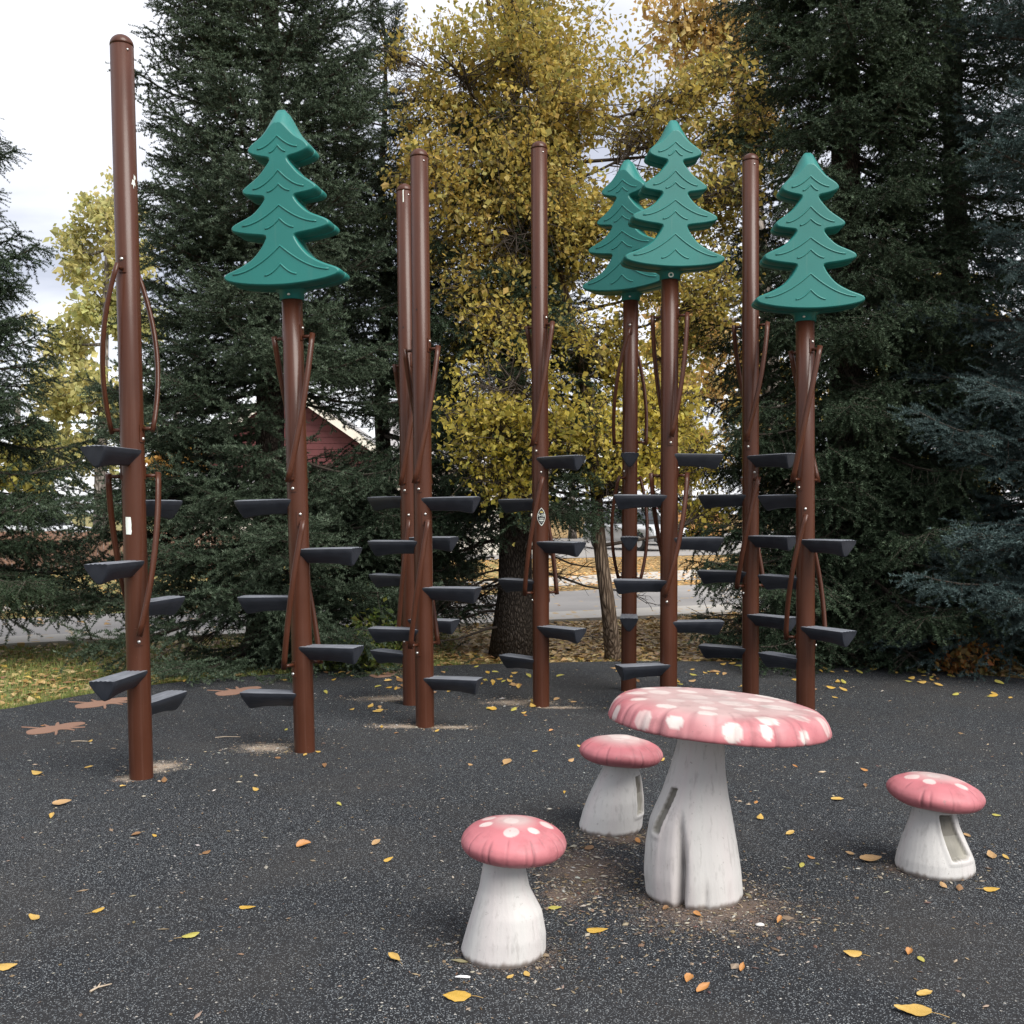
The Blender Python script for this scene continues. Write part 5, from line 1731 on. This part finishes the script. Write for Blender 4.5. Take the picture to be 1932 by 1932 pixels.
# fringe along the rubber edge
E = np.array(RUB); E = E[(E[:, 1] > 6.5)]
k = gn.integers(0, len(E), 9000)
Pe = np.stack([E[k, 0] + gn.normal(0, 0.03, 9000), E[k, 1] + 0.05 + np.abs(gn.normal(0, 0.07, 9000)), np.full(9000, -0.03)], 1)
Pe = Pe[(~in_rub(Pe)) & ((Pe[:, 0] < -0.5) | (gn.random(9000) < 0.12))]
P = np.concatenate([P, Pe])
n = len(P)
a = gn.uniform(0, 2 * PI, n); h = gn.uniform(0.025, 0.075, n)
w = np.stack([np.cos(a), np.sin(a), np.zeros(n)], 1) * 0.0045
tipv = P + np.stack([gn.normal(0, 0.022, n), gn.normal(0, 0.022, n), h], 1)
V = np.stack([P - w, P + w, tipv], 1).reshape(-1, 3)
gcol = leaf_cols(gn, n, [(0.19, 0.24, 0.07), (0.25, 0.29, 0.09), (0.14, 0.18, 0.05), (0.36, 0.33, 0.14)], [3, 3, 2, 1])
gr = np_obj('grass', V, np.arange(3 * n).reshape(-1, 3), M_GRASS, None, False, np.repeat(gcol, 3, 0))
tag(gr, 'short green grass on the lawn beside the rubber edge', 'grass', kind='stuff')

# bark chips, grit and bits on the rubber
cl = []
for (u, v, hw, hd_, kind) in DIRT:
    gq = ground(u, v); rx = hw / F * gq.y
    m_ = int((900 if kind == 0 else 520) * rx * hd_ / 0.06)
    m_ = min(m_, 1600)
    cl.append(np.stack([gn.normal(gq.x, rx * 0.75, m_), gn.normal(gq.y, hd_ * 0.85, m_), np.zeros(m_)], 1))
uu = gn.uniform(-60, 1990, 3400); vv = HZ + CH * F / gn.uniform(2.9, 9.9, 3400)
dd_ = CH * F / (vv - HZ)
cl.append(np.stack([(uu - 966) / F * dd_, dd_, np.zeros(3400)], 1))
P = np.concatenate(cl)
P = P[in_rub(P)]
n = len(P)
a = gn.uniform(0, 2 * PI, n)
l = gn.lognormal(math.log(0.0056), 0.5, n); wd_ = l * gn.uniform(0.22, 0.6, n)
t = np.stack([np.cos(a), np.sin(a), gn.normal(0, 0.12, n)], 1); u_ = np.stack([-np.sin(a), np.cos(a), gn.normal(0, 0.15, n)], 1)
P = P + np.array([0, 0, 0.0025])
up = np.array([0, 0, 1.0]) * (wd_ * 0.5)[:, None]
V = np.stack([P - t * l[:, None], P + u_ * wd_[:, None], P + t * l[:, None], P - u_ * wd_[:, None], P + up + t * (l * 0.1)[:, None]], 1).reshape(-1, 3)
i = np.arange(n) * 5
Fc = np.concatenate([np.stack([i + p, i + q, i + 4], 1) for (p, q) in ((0, 3), (3, 2), (2, 1), (1, 0))])
far_ = (P[:, 1] > 5.2)
cc = leaf_cols(gn, n, [(0.20, 0.145, 0.09), (0.29, 0.23, 0.16), (0.36, 0.33, 0.27), (0.13, 0.085, 0.055), (0.38, 0.37, 0.34)], [3, 3, 2, 2, 1])
cc[far_] = np.clip(cc[far_] * 1.45, 0, 0.6)      # pale grit round the posts
chips = np_obj('bark_chips', V, Fc, M_FALLEN, None, False, np.repeat(cc, 5, 0))
tag(chips, 'scattered bark chips and grit on the black rubber', 'bark chips', kind='stuff')

# ------------------------------------------------------------------ fallen leaves one can count
M_STALK = simple('leaf_stalk', (0.42, 0.27, 0.09), 0.7)
LEAFCOL = {k: tuple(x * 0.72 for x in c) for k, c in {'yellow': (0.60, 0.37, 0.06), 'golden': (0.62, 0.40, 0.10), 'orange': (0.52, 0.24, 0.07), 'tan': (0.50, 0.31, 0.14), 'lime': (0.47, 0.42, 0.09), 'brown': (0.28, 0.15, 0.065)}.items()}
def mat_one(name, c):
    t = NT(name)
    p = t.coord('Object')
    n1 = t.noise(p, 55, 4, 0.65); n2 = t.noise(p, 18, 3)
    b = t.mix(t.ramp(n2, [(0.4, 0.0), (0.75, 0.5)]), c, tuple(x * 0.72 for x in c))
    b = t.mix(t.math('MULTIPLY', t.ramp(n1, [(0.62, 0), (0.7, 1)]), 0.7), b, (0.20, 0.11, 0.04))
    t.color(b).set(Roughness=0.5)
    t.bump(n1, 0.3, 0.003)
    return t.m
M_ONE = {k: mat_one(k + '_leaf', v) for k, v in LEAFCOL.items()}
def leaf_one(kind, seed):
    """a curled ovate leaf, unit length along X, with a midrib"""
    g = random.Random(seed)
    N, Mx = 9, 4
    V = []; Fc = []
    cu = g.uniform(-0.25, 0.35); tw = g.uniform(-0.5, 0.5); bend = g.uniform(-0.15, 0.22)
    wmax = g.uniform(0.26, 0.40)
    asym = g.uniform(-0.25, 0.25)
    for i in range(N + 1):
        t = i / N
        w = wmax * (math.sin(PI * min(1, t * 0.93 + 0.05)) ** 0.75) * (1 - 0.35 * t)
        w += g.uniform(-0.030, 0.022) * (1 if 0 < i < N else 0)
        w = max(w, 0.006)
        for j in range(-Mx, Mx + 1):
            s = j / Mx
            y = s * w * (1 + asym * (1 if s > 0 else -1) * 0.4)
            z = cu * (s * s) * w * 1.6 + bend * (t - 0.5) ** 2 * 1.2 + tw * s * w * (t - 0.4) * 0.9 + 0.012 * math.sin(7 * t + 5 * s + seed) + 0.02 * abs(s)
            V.append((t - 0.5, y, z))
    c = 2 * Mx + 1
    for i in range(N):
        for j in range(c - 1):
            Fc.append((i * c + j, (i + 1) * c + j, (i + 1) * c + j + 1, i * c + j + 1))
    zmin = min(v[2] for v in V)
    mb = MB()
    mb.add([(x, y, z - zmin) for (x, y, z) in V], Fc, True)
    return mb.mesh('fallen_leaf', M_ONE[kind])
LM = {k: [leaf_one(k, 10 * i + s) for s in range(6)] for i, k in enumerate(LEAFCOL)}
def stalk_mesh():
    mb = MB(); mb.tube([(-0.48, 0, 0.02), (-0.7, 0.04, 0.03), (-0.95, 0.12, 0.015)], [0.014, 0.011, 0.009], 5)
    return mb.mesh('stalk', M_STALK)
STALK = stalk_mesh()
gl = random.Random(99)
def place_leaf(u, v, size, kind, label, rot=None, stalk=False, var=None, z=0.0):
    gq = ground(u, v)
    o = bpy.data.objects.new('fallen_leaf', LM[kind][gl.randrange(6) if var is None else var])
    link(o)
    o.location = (gq.x, gq.y, 0.002 + z)
    o.scale = (size, size, size)
    rz_ = gl.uniform(0, 2 * PI) if rot is None else rot
    tl = gl.uniform(0.10, 0.42)
    o.rotation_euler = (Matrix.Rotation(tl, 3, 'X') @ Matrix.Rotation(rz_, 3, 'Z')).to_euler()     # leans up on its far side
    o.location.z = 0.003 + z + 0.36 * size * math.sin(tl) * (0.7 + 0.5 * abs(math.sin(rz_)))
    tag(o, label, 'leaf', 'fallen leaves on the rubber')
    if stalk: link(bpy.data.objects.new('stalk', STALK), o)
    return o
BIG = [(862, 1884, 0.085, 'yellow', 'large yellow oval leaf with stalk in front of the unbroken toadstool stool', PI, True), (1127, 1758, 0.075, 'yellow', 'yellow oval leaf between the unbroken stool and the table stem', 0.1, False),
       (1722, 1911, 0.105, 'golden', 'largest golden curled leaf with long stalk, below the bare-patched stool', 2.9, True), (957, 1440, 0.085, 'tan', 'broad tan leaf behind the unbroken stool, toward the stickered pole', 1.2, True),
       (1643, 1625, 0.095, 'tan', 'long tan leaf beside the foot of the bare-patched stool', 0.1, False), (1870, 1617, 0.06, 'tan', 'round tan leaf past the bare-patched stool', 1.4, False), (1871, 1681, 0.065, 'yellow', 'narrow yellow leaf past the bare-patched stool', 0.05, True),
       (117, 1519, 0.09, 'tan', 'wide pale tan leaf lying near the foot of the tallest pole', 0.3, False), (69, 1461, 0.075, 'golden', 'golden leaf with raised stalk by the lizard inlay', 2.7, True), (573, 1598, 0.065, 'orange', 'lone bright orange leaf on open rubber', 0.4, False),
       (1047, 1715, 0.05, 'lime', 'yellow-green leaf touching the dirt beside the unbroken stool', 0.1, False), (1327, 1870, 0.06, 'orange', 'orange folded leaf in front of the toadstool table', 0.7, False), (1608, 1803, 0.06, 'golden', 'golden leaf with thin stalk between table and bottom edge of rubber', 3.0, True),
       (743, 1811, 0.055, 'golden', 'folded golden leaf beside the unbroken stool foot', 2.4, True), (1580, 1510, 0.065, 'golden', 'golden leaf lying between the table and the bare-patched stool', 0.0, False), (360, 1768, 0.06, 'lime', 'lime yellow folded leaf on open speckled rubber', 0.5, True),
       (467, 1714, 0.06, 'yellow', 'yellow elongated leaf on open speckled rubber', 0.05, False), (64, 1734, 0.055, 'golden', 'golden leaf with curled rim on open rubber', 2.6, False), (13, 1827, 0.065, 'golden', 'golden leaf half out of the speckled rubber', 0.1, False), (733, 1625, 0.045, 'yellow', 'small yellow folded leaf behind the unbroken stool', 0.6, False),
       (1434, 1545, 0.05, 'golden', 'small golden leaf standing on edge beside the table stem', 1.2, False), (1745, 1878, 0.055, 'golden', 'golden triangular leaf below the bare-patched stool', 0.3, False)]
for (u, v, s, k, lab, rot, stk) in BIG:
    place_leaf(u, v, s, k, lab, rot, stk)
SMALL = [(97, 1543), (168, 1449), (256, 1576), (291, 1579), (482, 1492), (710, 1593), (186, 1720), (888, 1445), (1078, 1437), (1009, 1419), (1093, 1410), (1065, 1497), (1426, 1516), (1513, 1635), (1603, 1613), (1898, 1620), (1825, 1578), (1300, 1850),
         (1715, 1800), (1738, 1813), (1630, 1455), (1633, 1484), (612, 1447), (600, 1420), (720, 1373), (1490, 1575), (1700, 1490), (1812, 1385), (1500, 1448), (1530, 1620), (1400, 1830), (1470, 1740), (1195, 1350), (330, 1240), (170, 1400), (1250, 1436), (80, 1370), (540, 1378), (1040, 1380), (1880, 1540), (390, 1610), (640, 1520)]
for (u, v) in SMALL:
    if v < 1300: continue
    k = gl.choice(['golden', 'golden', 'tan', 'orange', 'yellow', 'brown', 'lime'])
    place_leaf(u, v, gl.uniform(0.028, 0.050), k, 'small curled %s leaf lying loose on the black rubber' % k, stalk=gl.random() < 0.3)
for (u, v, sp) in ((1300, 1715, 60), (1150, 1590, 60), (950, 1838, 60), (1765, 1672, 60), (790, 1376, 60), (270, 1475, 50), (575, 1424, 50), (1020, 1340, 40)):
    for k in range(2):
        kd = gl.choice(['brown', 'tan', 'golden', 'brown', 'orange'])
        place_leaf(u + gl.uniform(-sp, sp) * 1.2, v + gl.uniform(-2, 14), gl.uniform(0.03, 0.05), kd, 'small dry %s leaf caught near a post or toadstool foot' % kd)
cnt = 0
while cnt < 150:
    if cnt % 5 == 0 or cnt == 0:
        dv = 1254 + abs(gl.gauss(0, 34)) + gl.uniform(2, 12)
        du = gl.uniform(600, 1500) if gl.random() < 0.7 else gl.uniform(250, 1932)
    v = dv + gl.gauss(0, 3.5); u = du + gl.gauss(0, 22)
    if gl.random() < 0.25: v = 1256 + abs(gl.gauss(0, 40)); u = gl.uniform(300, 1932)
    if v > 1345: continue
    q = ground(u, v)
    if not in_rub(np.array([[q.x, q.y]]))[0]: continue
    k = gl.choice(['yellow', 'golden', 'lime', 'golden', 'tan', 'brown'])
    place_leaf(u, v, gl.uniform(0.045, 0.085), k, 'small %s leaf near the back edge of the rubber among the poles' % k, stalk=gl.random() < 0.25)
    cnt += 1

# twigs, a pale stone and a white stick
M_STICK = simple('bleached_twig', (0.42, 0.34, 0.25), 0.8, 0.25, 30)
for (u, v, l, a, lab, fork) in ((190, 1866, 0.07, 0.9, 'forked bleached twig lying on open speckled rubber', True), (430, 1392, 0.16, 0.2, 'thin pale twig on the rubber beside the tallest pole', False), (95, 1960, 0.09, 0.1, 'pale bent twig at the lower rim of the rubber', True), (150, 1400, 0.10, 0.15, 'short pale twig below the lizard inlay', False)):
    gq = ground(u, v)
    mb = MB(); mb.tube([(-l / 2, 0, 0.004), (-l * 0.1, l * 0.06, 0.006), (l / 2, -l * 0.05, 0.004)], [0.0035, 0.003, 0.0018], 6)
    if fork: mb.tube([(-l * 0.1, l * 0.06, 0.006), (l * 0.2, l * 0.34, 0.008)], [0.0025, 0.0014], 5)
    o = mb.build('twig', M_STICK); o.location = (gq.x, gq.y, 0.001); o.rotation_euler = (0, 0, a)
    tag(o, lab, 'twig', 'twigs on the rubber')
gq = ground(873, 1846)
mb = MB(); mb.tube([(-0.024, 0, 0.005), (-0.008, 0.001, 0.0055), (0.012, 0, 0.005), (0.024, -0.001, 0.0045)], [0.0022, 0.0044, 0.0046, 0.003], 8)
o = mb.build('white_stick', simple('white_plastic', (0.80, 0.80, 0.80), 0.4, 0.03)); o.location = (gq.x, gq.y, 0); tag(o, 'small white plastic stick in front of the unbroken toadstool stool', 'stick')
gq = ground(1434, 1747)
bm = bmesh.new(); bmesh.ops.create_icosphere(bm, subdivisions=2, radius=1)
for v_ in bm.verts: v_.co = Vector((v_.co.x * 0.017, v_.co.y * 0.011, v_.co.z * 0.006)) * (1 + 0.08 * math.sin(v_.co.x * 5 + v_.co.y * 3))
me = bpy.data.meshes.new('pebble'); bm.to_mesh(me); bm.free(); me.polygons.foreach_set('use_smooth', [True] * len(me.polygons)); me.materials.append(simple('pale_stone', (0.55, 0.53, 0.50), 0.7))
o = link(bpy.data.objects.new('pebble', me)); o.location = (gq.x, gq.y, 0.005); tag(o, 'pale oval pebble on the rubber in front of the table stem', 'pebble')
